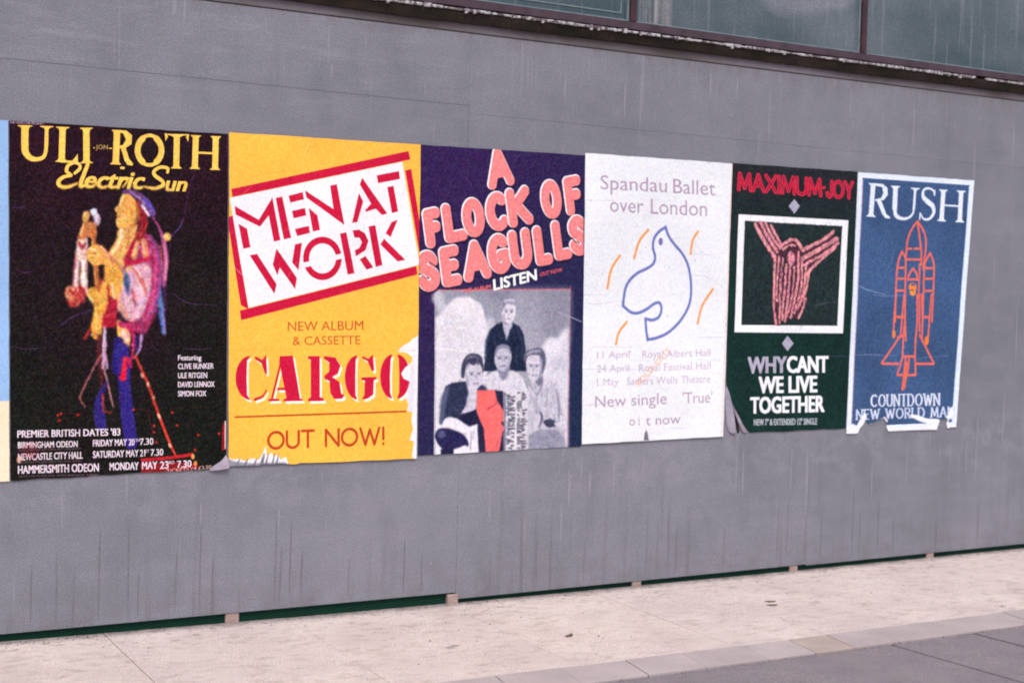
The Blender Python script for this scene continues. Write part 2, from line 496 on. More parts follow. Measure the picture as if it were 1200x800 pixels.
    S([(640, 700), (690, 770), (730, 860), (745, 900)], (20, 30, 26, 14), (206, 92, 80), .8, True, 7); S([(655, 690), (700, 760)], 16, (252, 226, 226), .8, soft=6)
    S([(620, 860), (640, 930), (650, 990)], (22, 26, 16), (160, 50, 70), .7, True, 8); S([(700, 850), (690, 960), (650, 1050)], (26, 34, 26), (236, 190, 214), .8, True, 9)
    S([(516, 900), (540, 1000), (590, 1070)], (24, 30, 24), (232, 150, 110), .8, True, 7); S([(650, 640), (600, 690), (580, 720)], (30, 36, 24), (236, 176, 120), .9, True, 5)
    # waist and guitar strap side
    waist = [(380, 780), (440, 760), (505, 800), (510, 980), (500, 1150), (395, 1160), (370, 1040)]
    P(waist, (166, 22, 46), 1, 6); D(waist, 150, [(214, 50, 60), (126, 14, 40), (190, 30, 70), (90, 16, 36)], 34, 12, 85, 30, 5, .7, 3)
    # hair and headscarf
    S([(690, 190), (716, 300), (706, 400), (650, 500), (600, 610), (585, 660)], (70, 74, 66, 60, 50, 30), (138, 28, 40), 1, True, 7)
    D([(660, 220), (745, 250), (740, 380), (690, 470), (610, 640), (570, 640), (640, 430)], 130, [(206, 56, 50), (96, 18, 34), (176, 36, 60), (224, 96, 60), (60, 14, 30)], 56, 8, 105, 12, 6, .8, 2)
    P([(556, 88), (600, 76), (650, 84), (720, 122), (780, 190), (812, 268), (790, 292), (752, 268), (700, 190), (640, 140), (560, 112)], (104, 66, 124), 1, 3, True)
    D([(600, 85), (720, 125), (800, 270), (740, 240), (640, 130)], 70, [(150, 104, 160), (74, 50, 150), (176, 130, 176), (60, 34, 80)], 40, 9, 48, 14, 7, .8, 2)
    S([(720, 150), (775, 215), (802, 280)], (20, 24, 12), (86, 66, 186), .9, True, 3); S([(610, 96), (690, 150), (725, 195)], (8, 12, 8), (196, 160, 196), .8, True, 2)
    S([(706, 205), (762, 288)], (26, 16), (236, 226, 236), .95, soft=3); S([(690, 190), (700, 215)], 10, (70, 90, 150), .8, soft=2)
    # face in profile, lit from the left
    P([(565, 112), (602, 112), (655, 160), (676, 235), (668, 320), (620, 378), (545, 390), (515, 378), (500, 352), (507, 334), (499, 318), (510, 300), (500, 284), (512, 268), (490, 240), (494, 226), (516, 204), (530, 168), (545, 140)], skin, 1, 1)
    S([(668, 190), (672, 300), (625, 372)], (30, 36, 22), shade, .7, True, 8); S([(560, 120), (545, 150), (528, 196)], (14, 22, 12), lite, .95, True, 4)
    S([(497, 232), (512, 214)], 10, lite, .9, soft=3); E((560, 300), 30, 34, (246, 192, 110), .8, 14); S([(545, 206), (582, 204)], 8, (120, 60, 36), .85, soft=2); S([(538, 188), (584, 180)], 6, (150, 88, 44), .7, soft=2)
    S([(502, 288), (532, 294)], 6, (136, 48, 40), .9, soft=1.5); S([(505, 262), (520, 256)], 6, (150, 80, 46), .8, soft=2); S([(504, 330), (516, 362)], 10, lite, .8, soft=4); S([(620, 240), (632, 300)], (10, 16), (196, 120, 60), .6, soft=6)
    # neck and chest
    P([(522, 388), (612, 376), (664, 350), (650, 450), (585, 610), (555, 690), (500, 668), (447, 595), (462, 540), (500, 470)], (226, 164, 92), 1, 4, True)
    S([(545, 396), (540, 450), (505, 530), (462, 585)], (22, 30, 28, 16), (253, 230, 176), .95, True, 5); S([(600, 392), (604, 450), (585, 540)], (12, 16, 12), (176, 106, 60), .75, True, 6)
    S([(556, 430), (552, 560), (530, 640)], (10, 22, 20), (246, 196, 120), .8, True, 6); S([(560, 620), (600, 560), (640, 470)], (12, 14, 10), (120, 34, 50), .8, True, 4)
    # fingers of the far hand on the shoulder strap
    S([(668, 490), (640, 600)], (40, 50), (222, 146, 96), 1, soft=5); S([(660, 500), (638, 590)], (16, 22), (250, 200, 150), .8, soft=5)
    S([(718, 480), (736, 594)], (48, 60), (216, 130, 100), 1, soft=5); S([(712, 490), (722, 580)], (18, 26), (244, 180, 150), .8, soft=6)
    S([(640, 490), (590, 610), (588, 652), (690, 640), (770, 606)], (22, 32, 36, 32, 24), crim, .95, True, 3)
    E((900, 450), 30, 34, (232, 178, 96), 1, 4); E((892, 442), 12, 14, (253, 224, 170), .9, 5)
    # sleeve and raised hand on the neck of the guitar
    slv = [(205, 470), (260, 430), (285, 500), (275, 640), (280, 880), (240, 892), (220, 760), (205, 890), (160, 880), (172, 700), (190, 560)]
    P(slv, (222, 190, 186), 1, 5)
    D(slv, 200, [(252, 244, 230), (236, 206, 176), (196, 130, 140), (250, 236, 214), (176, 60, 70), (226, 220, 240)], 60, 12, 88, 9, 9, .8, 3)
    S([(190, 560), (172, 760), (168, 880)], (8, 10, 8), (176, 40, 70), .8, True, 3); S([(218, 640), (216, 870)], (6, 14), (60, 22, 40), .85, soft=2); S([(245, 640), (250, 870)], (26, 20), (254, 248, 236), .95, soft=4)
    S([(212, 490), (236, 530), (262, 500)], (22, 28, 16), (166, 30, 50), .85, True, 4)
    P([(245, 335), (290, 325), (340, 345), (352, 430), (340, 470), (290, 450), (230, 470), (204, 452), (222, 390)], (190, 112, 66), 1, 4, True)
    S([(250, 350), (226, 430)], (16, 22), (240, 200, 130), .9, soft=5); S([(300, 340), (322, 430)], (12, 18), (232, 160, 100), .7, soft=5)
    E((268, 288), 30, 46, (226, 164, 90), 1, 4, 20); E((258, 270), 12, 20, (252, 216, 150), .8, 5)
    P([(296, 240), (324, 222), (346, 232), (380, 300), (366, 368), (335, 345)], (206, 196, 216), 1, 2); S([(300, 262), (350, 350)], 7, (110, 80, 110), .8, soft=2); S([(322, 240), (364, 320)], 10, (246, 244, 250), .9, soft=3); S([(366, 300), (358, 372)], 6, (176, 40, 50), .8, soft=2)
    S([(318, 400), (336, 560), (350, 760), (372, 900)], (30, 38, 46, 56), (178, 96, 50), 1, True, 2); S([(308, 420), (326, 600), (345, 820)], (6, 8, 8), (240, 196, 110), .8, True, 2); S([(340, 440), (358, 640), (372, 840)], (5, 5, 5), (86, 30, 34), .8, True, 2)
    # near hand and forearm
    P([(284, 545), (310, 515), (350, 505), (395, 520), (440, 570), (500, 660), (520, 720), (450, 720), (400, 668), (330, 668), (290, 640), (272, 600)], skin, 1, 3, True)
    S([(300, 545), (350, 560), (360, 600)], (16, 20, 12), lite, .9, True, 3); S([(292, 590), (335, 600)], 12, lite, .7, soft=3); S([(300, 575), (350, 582)], 5, (166, 90, 50), .8, soft=1.5); S([(300, 612), (345, 616)], 5, (166, 90, 50), .8, soft=1.5)
    S([(365, 510), (430, 575), (500, 660), (550, 700)], (16, 34, 44, 30), (214, 130, 96), .9, True, 4); S([(380, 520), (440, 590)], (8, 12), (250, 204, 170), .9, soft=3)
    # guitar body and sleeve cuff in gold
    gold = [(410, 690), (500, 650), (560, 740), (545, 860), (500, 940), (440, 900), (425, 1000), (392, 1080), (390, 1230), (362, 1258), (320, 1238), (302, 1160), (328, 1000), (300, 930), (268, 905), (282, 855), (330, 836), (372, 880), (398, 800)]
    P(gold, (226, 160, 66), 1, 4)
    D(gold, 190, [(252, 206, 116), (206, 132, 48), (240, 176, 80), (176, 96, 40), (253, 226, 160)], 46, 12, 92, 18, 10, .65, 4)
    S([(404, 700), (402, 770), (416, 800)], (16, 12, 6), (64, 22, 34), .95, soft=2); S([(275, 900), (318, 958)], (10, 16), (253, 232, 180), .9, soft=3); S([(345, 1000), (346, 1180)], (14, 18), (250, 204, 110), .8, soft=4)
    S([(470, 820), (485, 930)], (20, 16), (236, 206, 190), .8, soft=4); S([(440, 830), (450, 980), (470, 1060)], (16, 22, 14), (150, 24, 44), .9, True, 4)
    # pompoms of fringe hanging at the left
    for c_, rx, ry, cc in (((140, 885), 38, 58, (214, 140, 96)), ((216, 890), 50, 62, (176, 44, 50)), ((176, 940), 54, 58, (190, 70, 60))):
        E(c_, rx, ry, cc, 1, 4)
    D([(104, 880), (150, 830), (260, 835), (272, 900), (230, 990), (160, 1000), (112, 940)], 150, [(236, 150, 100), (166, 20, 44), (206, 70, 60), (244, 196, 160), (110, 16, 34)], 36, 11, 75, 22, 11, .85, 2)
    # hip, cuff and near sleeve end
    P([(505, 1110), (560, 1125), (612, 1205), (604, 1290), (572, 1335), (530, 1300)], (232, 164, 100), 1, 4, True)
    S([(540, 1130), (600, 1150), (640, 1230), (626, 1390)], (50, 46, 30, 18), (180, 34, 90), 1, True, 4); D([(520, 1080), (620, 1100), (660, 1240), (630, 1390), (600, 1250)], 60, [(230, 90, 130), (130, 20, 60), (240, 170, 190)], 20, 9, 70, 40, 12, .8, 2)
    S([(556, 1190), (590, 1258)], (30, 26), (244, 206, 206), .9, soft=5); S([(520, 1150), (535, 1280)], (16, 14), (250, 196, 90), .9, soft=4)
    S([(420, 1078), (460, 1048), (522, 1022)], 5, (236, 140, 130), .8, True, 1.5)
    S([(298, 1170), (255, 1242)], 20, (180, 44, 30), 1, soft=2); E((310, 1216), 9, 13, (190, 206, 206), .8, 3)
    a.F(6.669, 60, 310)
    S([(375, 560), (370, 700), (396, 1000)], (44, 44, 30), (84, 32, 38), .9, True, 6)
    S([(410, 490), (412, 620), (400, 800)], (20, 36, 24), (200, 160, 190), 1, True, 4); S([(405, 520), (406, 700)], (8, 12), (236, 214, 232), .7, soft=4)
    S([(520, 600), (508, 700), (500, 820)], (76, 76, 66), (38, 26, 100), 1, True, 6)
    S([(700, 550), (690, 650), (640, 730)], (24, 22, 9), (180, 136, 196), .95, True, 3); S([(662, 560), (660, 660)], 18, (54, 40, 130), .9, soft=4)
    S([(582, 660), (576, 800)], 14, (206, 30, 64), .95, soft=2); S([(575, 690), (580, 750)], 9, (250, 204, 196), .85, soft=2)
    for p in ([(20, 480), (100, 450), (190, 380)], [(200, 410), (280, 370), (300, 345)], [(230, 450), (270, 430), (300, 400)], [(1010, 220), (1060, 275)], [(720, 650), (760, 700)]):
        S(p, (3, 6, 3), (78, 60, 130), .6, True, 2)
    a.F(5.714, 60, 420)
    S([(350, -70), (370, 60)], (14, 20), (196, 150, 190), .9, soft=3)
    S([(330, -30), (270, 80), (205, 210), (188, 265), (225, 325)], (12, 13, 11, 10, 8), (190, 100, 110), .9, True, 2)
    S([(350, 60), (385, 210), (410, 320)], (14, 16, 10), (206, 132, 150), .9, True, 2)
    S([(470, -60), (485, 150), (500, 330), (530, 560)], (100, 90, 92, 92), (48, 34, 128), .95, True, 6)
    S([(370, 150), (320, 270), (320, 380), (330, 450)], (10, 60, 78, 76), (46, 34, 122), .9, True, 5)
    S([(340, 240), (345, 350), (400, 360)], (16, 9, 7), (200, 52, 40), .95, soft=2); S([(495, 0), (475, 125)], (34, 46), (214, 30, 60), 1, soft=3)
    S([(520, 0), (530, 50)], 26, (190, 30, 80), .9, soft=4)
    S([(560, -20), (640, 160), (700, 330), (780, 540), (835, 660)], (16, 20, 20, 20, 12), (206, 56, 44), 1, True, 2)
    for c_, r_ in (((605, 108), 13), ((645, 170), 12), ((680, 260), 8), ((718, 385), 14), ((790, 580), 12)):
        E(c_, r_ * .7, r_ * 1.5, (244, 186, 160), .9, 3, -25)
    a.F(3.637, 0, 130)
    a.painterly((250, 320), (740, 900), 1.6, 2, .14, 12, 5, .12)
    a.painterly((250, 780), (740, 1280), 1.6, 2, .14, 12, 25, .12)
    a.F(5.714, 60, 420)
    # stage lights: little red dashes
    R = (190, 24, 30)
    for x, y in ((50, 412), (42, 378), (62, 368), (175, 376), (548, 340), (685, 448), (682, 490), (806, 360), (838, 445), (980, 510), (960, 608), (700, 560), (1120, 500)):
        E((x, y), 9, 9, (220, 44, 36), .85, 3)
    S([(90, 362), (210, 365)], 4, R, .35, soft=2); S([(555, 336), (650, 342), (660, 420)], 4, R, .4, soft=2); S([(800, 330), (1100, 322)], 5, (90, 26, 30), .35, soft=4)
    S([(850, 440), (1080, 436)], 5, (90, 26, 30), .3, soft=4); S([(640, 360), (690, 540)], 10, (120, 26, 30), .35, soft=4)
    P([(590, 668), (800, 650), (945, 628), (950, 650), (800, 672), (600, 690)], (200, 30, 44), .95, 3)
    P([(590, 700), (830, 690), (975, 700), (985, 735), (800, 760), (600, 770)], (150, 22, 30), .85, 4)
    E((945, 655), 12, 18, (236, 170, 90), .9, 4); E((962, 700), 12, 18, (236, 150, 80), .9, 4)
    S([(1150, 440), (1152, 600)], (18, 30), (160, 14, 26), .9, soft=4); S([(1163, 420), (1162, 600)], (12, 10), (240, 200, 210), .95, soft=2)
    # lettering
    W = (226, 208, 222)
    a.F(3.478, 0, 340)
    for s_, p0, p1, cp in (('Featuring', (724, 284), (818, 284), 22), ('CLIVE BUNKER', (724, 320), (868, 318), 23), ('ULE RITGEN', (724, 357), (842, 356), 23),
                           ('DAVID LENNOX', (724, 394), (872, 392), 23), ('SIMON FOX', (724, 431), (838, 430), 23),
                           ('PREMIER BRITISH DATES \'83', (70, 599), (487, 590), 30), ('BIRMINGHAM ODEON', (72, 642), (314, 637), 26), ('FRIDAY MAY 20', (377, 635), (545, 630), 28),
                           ('7.30', (568, 629), (622, 627), 28), ('NEWCASTLE CITY HALL', (72, 692), (335, 684), 29), ('SATURDAY MAY 21', (377, 682), (588, 675), 29),
                           ('7.30', (612, 673), (662, 671), 28), ('HAMMERSMITH ODEON', (72, 746), (400, 736), 34), ('MONDAY', (445, 732), (562, 729), 32), ('MAY', (577, 728), (638, 726), 32), ('23', (650, 726), (684, 725), 32),
                           ('7.30', (720, 722), (777, 719), 30)):
        a.text(s_, p0, p1, cp, W, .045)
    for s_, p0, p1 in (('TH', (548, 616), (568, 615)), ('ST', (588, 661), (606, 660)), ('RD', (686, 706), (708, 705))):
        a.text(s_, p0, p1, 13, W, .03)
    a.text('TICKETS £4 £3.50 £3', (676, 742), (890, 722), 15, (230, 180, 170), .02)
    for x0, x1, y in ((72, 330, 652), (72, 330, 702), (72, 400, 758)):
        a.text('TICKETS FROM THE BOX OFFICE AND USUAL AGENTS', (x0, y + 2), (x1, y - 5), 7, (150, 120, 130), .01)
    S = a.stroke; a.ell((75, 690), 9, 14, (240, 180, 170), .9, 3); a.ell((120, 655), 40, 30, (170, 40, 60), .3, 12)
    # pale tracks where the paste creased the paper
    a.F(3.478, 0, 340)
    for p in ([(45, 225), (90, 238), (180, 234)], [(250, 140), (300, 105), (370, 80)], [(620, 225), (640, 245)], [(740, 235), (800, 240), (860, 236)], [(700, 10), (760, 50), (880, 62)]):
        S(p, (2, 4, 2), (104, 64, 130), .55, True)
    a.F(3.637, 0, 130)
    for p in ([(48, 412), (90, 412), (102, 402)], [(215, 560), (245, 612)], [(60, 668), (100, 688), (150, 680)], [(780, 465), (800, 350), (830, 250)], [(730, 520), (720, 590)]):
        S(p, (2, 4, 2), (104, 56, 130), .5, True)
    a.creases(26, (84, 48, 100), 12, .3)
    a.fr = (1, 0, 0)
    return a


def art_men():
    a = Art(QUAD['men'], (252, 188, 74), 2, .022)
    RED, W, BR = (203, 20, 62), (240, 238, 244), (196, 92, 44)
    a.F(3.808, 255, 140)
    P = a.poly
    P([(58, 312), (848, 142), (856, 180), (62, 348)], RED)
    P([(40, 440), (64, 430), (134, 850), (100, 830)], RED)
    P([(833, 230), (860, 222), (915, 560), (905, 640)], RED)
    P([(95, 855), (883, 656), (888, 694), (102, 897)], RED)
    P([(50, 352), (820, 190), (898, 650), (134, 842)], W)
    L = [
        [(72, 388), (180, 450), (240, 350), (276, 540), (247, 547), (224, 430), (185, 480), (77, 426)], [(90, 468), (128, 490), (143, 572), (112, 579)],
        [(255, 352), (284, 346), (323, 530), (291, 537)],
        [(312, 342), (375, 326), (380, 358), (320, 373)], [(328, 410), (385, 397), (391, 430), (334, 443)], [(340, 491), (402, 477), (407, 508), (350, 522)],
        [(385, 318), (512, 402), (497, 297), (527, 291), (560, 473), (392, 350)], [(402, 397), (440, 430), (451, 495), (420, 502)],
        [(625, 330), (644, 368), (617, 460), (594, 463)], [(640, 262), (752, 422), (728, 428), (700, 400), (656, 414), (653, 407), (680, 378), (629, 292)],
        [(705, 251), (805, 232), (809, 267), (712, 286)], [(752, 304), (780, 298), (801, 412), (773, 420)],
        [(140, 608), (172, 602), (258, 738), (248, 780)], [(258, 578), (348, 710), (340, 758), (272, 662), (262, 697), (242, 650)], [(340, 560), (371, 552), (355, 674), (327, 640)],
        [(540, 512), (568, 505), (606, 688), (575, 694)],
        [(630, 626), (655, 612), (690, 662), (660, 672)],
        [(668, 480), (698, 474), (731, 652), (701, 660)], [(772, 460), (799, 450), (768, 526), (745, 510)], [(738, 534), (833, 628), (800, 636), (722, 560)],
    ]
    for p in L:
        P(p, RED)
    P([(597, 497), (625, 494), (652, 510), (668, 545), (655, 585), (612, 613), (607, 586), (628, 575), (639, 550), (628, 530), (604, 528)], RED)
    a.stroke(arc(462, 622, 73, 82, 0, 360, 40), 28, RED)
    P([(360, 645), (556, 598), (562, 620), (366, 667)], W)
    a.F(3.808, 255, 350)
    a.text('NEW ALBUM', (308, 146), (645, 141), 44, BR, .005)
    a.text('& CASSETTE', (330, 209), (632, 205), 41, BR, .005)

    def cargo(dx, dy, col):
        o = lambda p: [(x + dx, y + dy) for x, y in p]
        P(o([(143, 256)] + arc(143, 354, 66, 98, -90, -270, 16) + [(143, 452), (128, 430), (126, 350), (128, 278)]), col)
        P(o([(163, 258), (195, 274), (212, 252), (216, 335), (208, 336), (192, 290), (163, 270)]), col)
        a.stroke(o([(163, 450), (195, 436), (214, 408)]), (12, 9, 5), col, smooth=True)
        P(o([(272, 258), (330, 255), (362, 446), (374, 448), (374, 456), (288, 458), (288, 450), (302, 444), (270, 280)]), col)
        a.stroke(o([(278, 280), (238, 446)]), (8, 9), col); P(o([(222, 448), (270, 446), (270, 456), (222, 458)]), col); P(o([(262, 398), (296, 398), (298, 408), (260, 408)]), col)
        P(o([(398, 258), (450, 257), (450, 440), (468, 445), (468, 456), (398, 458), (398, 448), (410, 440), (410, 274), (398, 268)]), col)
        P(o([(468, 257), (520, 264), (543, 300), (530, 336), (505, 350), (538, 372), (546, 424), (560, 430), (550, 446), (515, 448), (497, 420), (493, 368), (470, 356), (470, 344), (492, 326), (492, 286), (468, 268)]), col)
        P(o([(618, 254)] + arc(618, 352, 56, 98, -90, -270, 16) + [(618, 450), (610, 430), (609, 350), (611, 276)]), col)
        P(o([(640, 256), (668, 270), (688, 250), (694, 322), (684, 324), (664, 280), (640, 266)]), col)
        P(o([(636, 352), (704, 350), (704, 360), (692, 364), (690, 428), (664, 446), (638, 450), (650, 430), (652, 366), (636, 362)]), col)
        P(o([(775, 250)] + arc(775, 348, 54, 98, -90, -270, 16) + [(775, 446), (766, 420), (765, 345), (768, 272)]), col)
        P(o([(797, 250)] + arc(797, 348, 58, 98, 90, -90, 16)[::-1] + [(797, 446), (806, 420), (807, 345), (804, 272)]), col)
    cargo(9, 11, (250, 240, 226)); cargo(0, 0, RED)
    a.stroke([(76, 528), (835, 503)], 8, (186, 82, 36))
    a.caps('OUT NOW!', (222, 668), (738, 646), 72, (186, 66, 34), (12, 12), gap=.2)
    # torn strip down the right edge, torn corner at bottom left
    T = (236, 234, 240)
    P([(905, 150), (893, 160), (884, 172), (868, 178), (852, 196), (822, 212), (798, 236), (838, 243), (866, 262), (860, 288), (832, 308), (815, 335), (826, 358), (858, 372), (852, 400), (834, 440), (848, 470), (842, 500), (866, 505), (860, 540), (868, 580), (852, 630), (872, 636), (862, 706), (905, 715)], T)
    P([(838, 440), (848, 470), (842, 500), (866, 505), (874, 450), (880, 330), (868, 262)], (214, 206, 222), .5, 5)
    P([(40, 706), (62, 716), (90, 712), (120, 722), (150, 710), (180, 716), (196, 690), (210, 655), (216, 700), (238, 684), (246, 708), (262, 692), (276, 716), (300, 704), (312, 736), (310, 770), (30, 770)], T)
    for x in (95, 130, 170, 200, 206, 222, 250, 268):
        a.stroke([(x - 12, 742), (x, 712 if x < 190 else 690)], (10, 3), (84, 82, 100), .8, soft=1)
    P([(40, 712), (70, 724), (140, 732), (300, 728), (312, 760), (30, 770)], (126, 122, 138), .8, 3)
    a.F(3.808, 255, 140)
    for p in ([(408, 90), (385, 160), (372, 215)], [(555, 90), (580, 150), (592, 190)], [(755, 110), (738, 140)]):
        a.stroke(p, (2, 4, 2), (255, 216, 130), .8, True); a.stroke([(x + 4, y) for x, y in p], (2, 3, 2), (216, 148, 50), .5, True)
    a.stroke([(55, 640), (100, 690), (150, 740)], (2, 4, 2), (200, 190, 190), .6, True)
    a.F(3.808, 255, 350)
    a.stroke([(48, 232), (400, 226), (880, 232)], (3, 3, 3), (226, 160, 56), .4, True)
    a.stroke([(380, 660), (400, 705), (450, 706), (480, 655)], (3, 3, 3), (255, 214, 120), .5, True)
    a.creases(10, (255, 220, 140), 21, .35)
    a.creases(8, (214, 146, 50), 22, .3)
    return a


def art_flock():
    a = Art(QUAD['flock'], (52, 36, 88), 3, .03)
    xx = np.linspace(0, 1, AW)[None, :, None]; yy = np.linspace(0, 1, AH)[:, None, None]
    t = np.clip(xx * .55 + yy * .75 - .25, 0, 1)
    a.im = (np.array([50, 28, 80]) * (1 - t) + np.array([26, 40, 72]) * t) / 255. + 0 * xx
    PK, HI, DK = (238, 132, 134), (246, 236, 242), (24, 26, 56)
    P, S, E, D = a.poly, a.stroke, a.ell, a.dabs
    # ---- group photograph
    a.F(3.719, 480, 325)
    P([(107, 58), (697, 55), (685, 745), (103, 775)], (150, 150, 168))
    P([(107, 58), (697, 55), (690, 330), (500, 200), (330, 70)], (128, 128, 148), .8, 16)
    P([(550, 60), (697, 55), (690, 300), (560, 260)], (142, 140, 158), .7, 20)
    P([(440, 60), (560, 60), (600, 500), (480, 500)], (168, 166, 182), .6, 20)
    P([(110, 180), (150, 130), (200, 88), (260, 86), (310, 120), (328, 180), (345, 250), (330, 500), (320, 770), (108, 772)], (226, 220, 230), 1, 4)
    P([(150, 140), (250, 190), (325, 210), (320, 600), (110, 600)], (214, 210, 222), .5, 10)
    for c, r in (((120, 90), 26), ((135, 130), 20), ((350, 190), 14), ((352, 230), 26)):
        E(c, r, r * 1.3, (204, 200, 214), .8, 7)
    P([(560, 320), (610, 262), (640, 270), (660, 235), (692, 215), (688, 740), (560, 740)], (212, 208, 222), 1, 8)
    E((620, 300), 40, 34, (222, 218, 230), .9, 12); E((650, 380), 40, 30, (186, 182, 200), .7, 12)
    def eyes(x0, x1, y, w_=11, c=(54, 50, 84)):
        for x in (x0, x1):
            E((x, y), w_, 5, c, .95, 2.5); S([(x - w_ - 3, y - 13), (x + w_ + 3, y - 13)], 5, c, .6, soft=2)
    a.F(6.667, 500, 335)
    # standing man
    body = [(440, 667), (458, 430), (486, 345), (530, 308), (578, 282), (660, 288), (720, 320), (752, 380), (766, 470), (772, 667)]
    P(body, (26, 36, 62), 1, 3)
    S([(492, 345), (462, 430), (452, 560)], (14, 22, 20), (74, 88, 116), .8, True, 7); S([(700, 330), (738, 420), (745, 560)], (10, 14, 12), (58, 70, 98), .7, True, 7)
    D(body, 60, [(44, 54, 82), (16, 24, 50), (58, 66, 92)], 70, 12, 84, 12, 2, .6, 6)
    P([(584, 262), (662, 262), (664, 310), (640, 365), (617, 412), (596, 350)], (186, 178, 200), 1, 3); S([(600, 290), (650, 285)], 16, (140, 132, 158), .8, soft=6)
    P([(578, 205), (584, 155), (640, 135), (686, 160), (690, 215), (672, 268), (640, 294), (604, 272)], (216, 208, 222), 1, 2, True)
    P([(572, 200), (574, 130), (590, 112), (606, 92), (624, 104), (646, 90), (664, 104), (690, 98), (702, 120), (698, 150), (672, 140), (652, 152), (630, 140), (606, 158), (592, 176), (584, 212)], (150, 146, 168), 1, 2)
    S([(604, 122), (646, 112), (690, 122)], (10, 18, 10), (212, 206, 222), .8, True, 6); S([(594, 130), (600, 170)], 8, (84, 82, 112), .7, soft=4)
    eyes(615, 656, 204); S([(636, 210), (632, 238)], 6, (150, 140, 166), .9, soft=2); S([(618, 260), (650, 260)], 6, (110, 90, 124), .95, soft=2); S([(596, 220), (606, 268)], 10, (176, 166, 190), .8, soft=5)
    S([(600, 335), (618, 422)], 6, (150, 164, 176), .95, soft=1.5); S([(652, 325), (622, 422)], 6, (150, 164, 176), .95, soft=1.5)
    # man seated in the middle
    P([(420, 780), (470, 700), (530, 664), (655, 658), (715, 690), (760, 756), (770, 900), (440, 900)], (212, 208, 222), 1, 4, True)
    D([(440, 740), (530, 670), (660, 665), (750, 760), (760, 890), (450, 890)], 60, [(236, 232, 242), (176, 172, 192), (196, 192, 210)], 60, 12, 80, 22, 3, .6, 6)
    P([(548, 620), (640, 620), (632, 690), (600, 740), (566, 708)], (136, 132, 158), 1, 5, True)
    P([(524, 570), (528, 520), (545, 482), (590, 458), (635, 475), (656, 530), (650, 600), (622, 650), (588, 668), (552, 650), (530, 610)], (192, 188, 206), 1, 2, True)
    P([(524, 556), (534, 490), (560, 464), (600, 455), (640, 476), (656, 530), (646, 530), (630, 500), (590, 488), (556, 500), (536, 540)], (128, 126, 152), .95, 3, True)
    eyes(564, 614, 566, 13, (60, 58, 92)); S([(588, 572), (582, 602)], 8, (140, 136, 160), .9, soft=3); S([(566, 626), (614, 624)], 7, (90, 84, 116), .95, soft=2); S([(640, 560), (632, 630), (600, 660)], (10, 14, 10), (146, 142, 166), .8, True, 5); E((575, 600), 16, 16, (214, 210, 224), .6, 8)
    # right man
    P([(752, 570), (764, 520), (800, 498), (870, 484), (912, 512), (926, 580), (916, 640), (894, 690), (888, 610), (860, 552), (810, 552), (776, 610)], (92, 92, 116), 1, 3, True)
    P([(774, 590), (798, 545), (872, 545), (896, 600), (892, 680), (860, 748), (830, 764), (800, 730), (780, 670)], (206, 200, 216), 1, 2, True)
    S([(776, 540), (820, 512), (880, 510)], (14, 24, 18), (158, 154, 178), .95, True, 5); S([(880, 560), (890, 660), (860, 740)], (16, 22, 14), (140, 136, 160), .85, True, 6)
    eyes(808, 856, 628, 12, (66, 62, 94)); S([(830, 636), (824, 668)], 8, (152, 146, 170), .9, soft=3); S([(814, 700), (854, 698)], 7, (104, 94, 128), .95, soft=2)
    a.F(6.667, 500, 430)
    rb = [(785, 640), (785, 380), (790, 150), (830, 90), (905, 88), (1010, 130), (1040, 220), (1065, 420), (1082, 640)]
    P(rb, (196, 192, 208), 1, 4)
    D(rb, 170, [(222, 218, 230), (160, 156, 178), (182, 178, 198), (140, 138, 162)], 80, 13, 86, 20, 4, .55, 6)
    P([(838, 118), (900, 66), (906, 120), (872, 150)], (116, 114, 138), 1, 5)
    S([(800, 140), (850, 215), (900, 130)], (8, 12, 8), (116, 114, 138), .9, True, 3); S([(800, 160), (848, 235)], 8, (232, 228, 238), .8, soft=3); S([(850, 230), (850, 410)], (7, 9), (132, 130, 152), .8, soft=4)
    S([(1005, 180), (1028, 300), (1030, 420)], (16, 24, 18), (130, 128, 152), .8, True, 6); S([(940, 160), (930, 300)], (8, 16), (146, 144, 166), .7, soft=6)
    P([(795, 530), (880, 484), (1020, 488), (1072, 550), (1085, 642), (790, 647)], (150, 148, 170), 1, 5); D([(795, 540), (900, 490), (1030, 495), (1080, 640), (800, 640)], 60, [(172, 170, 190), (126, 124, 150), (110, 108, 134)], 60, 12, 30, 30, 5, .6, 6)
    P([(905, 424), (955, 405), (1010, 428), (1006, 458), (940, 468)], (56, 56, 84), .95, 4, True); P([(828, 430), (850, 370), (876, 372), (880, 430), (862, 490), (826, 488)], (206, 200, 216), .95, 4, True); S([(884, 356), (896, 400), (872, 470)], (16, 22, 10), (84, 82, 110), .9, True, 4)
    S([(1000, 440), (1040, 450), (1044, 384)], (20, 30, 22), (212, 206, 220), .95, True, 4)
    # left man, dark jacket
    lj = [(95, 440), (112, 260), (140, 150), (200, 122), (290, 112), (440, 145), (474, 188), (400, 300), (400, 430), (320, 470), (240, 440), (190, 400), (130, 450)]
    P(lj, (42, 46, 76), 1, 4)
    S([(158, 170), (128, 260), (112, 420)], (36, 56, 46), (92, 100, 128), .8, True, 9); D(lj, 90, [(60, 68, 98), (28, 30, 62), (84, 92, 120)], 80, 13, 80, 22, 6, .55, 7)
    P([(292, 60), (400, 90), (392, 150), (382, 330), (330, 350), (262, 368), (300, 300), (322, 200)], (202, 196, 212), 1, 3); S([(330, 200), (310, 320)], (10, 14), (160, 154, 178), .7, soft=5)
    P([(265, 372), (390, 330), (402, 440), (300, 470), (196, 420)], (28, 26, 60), 1, 4)
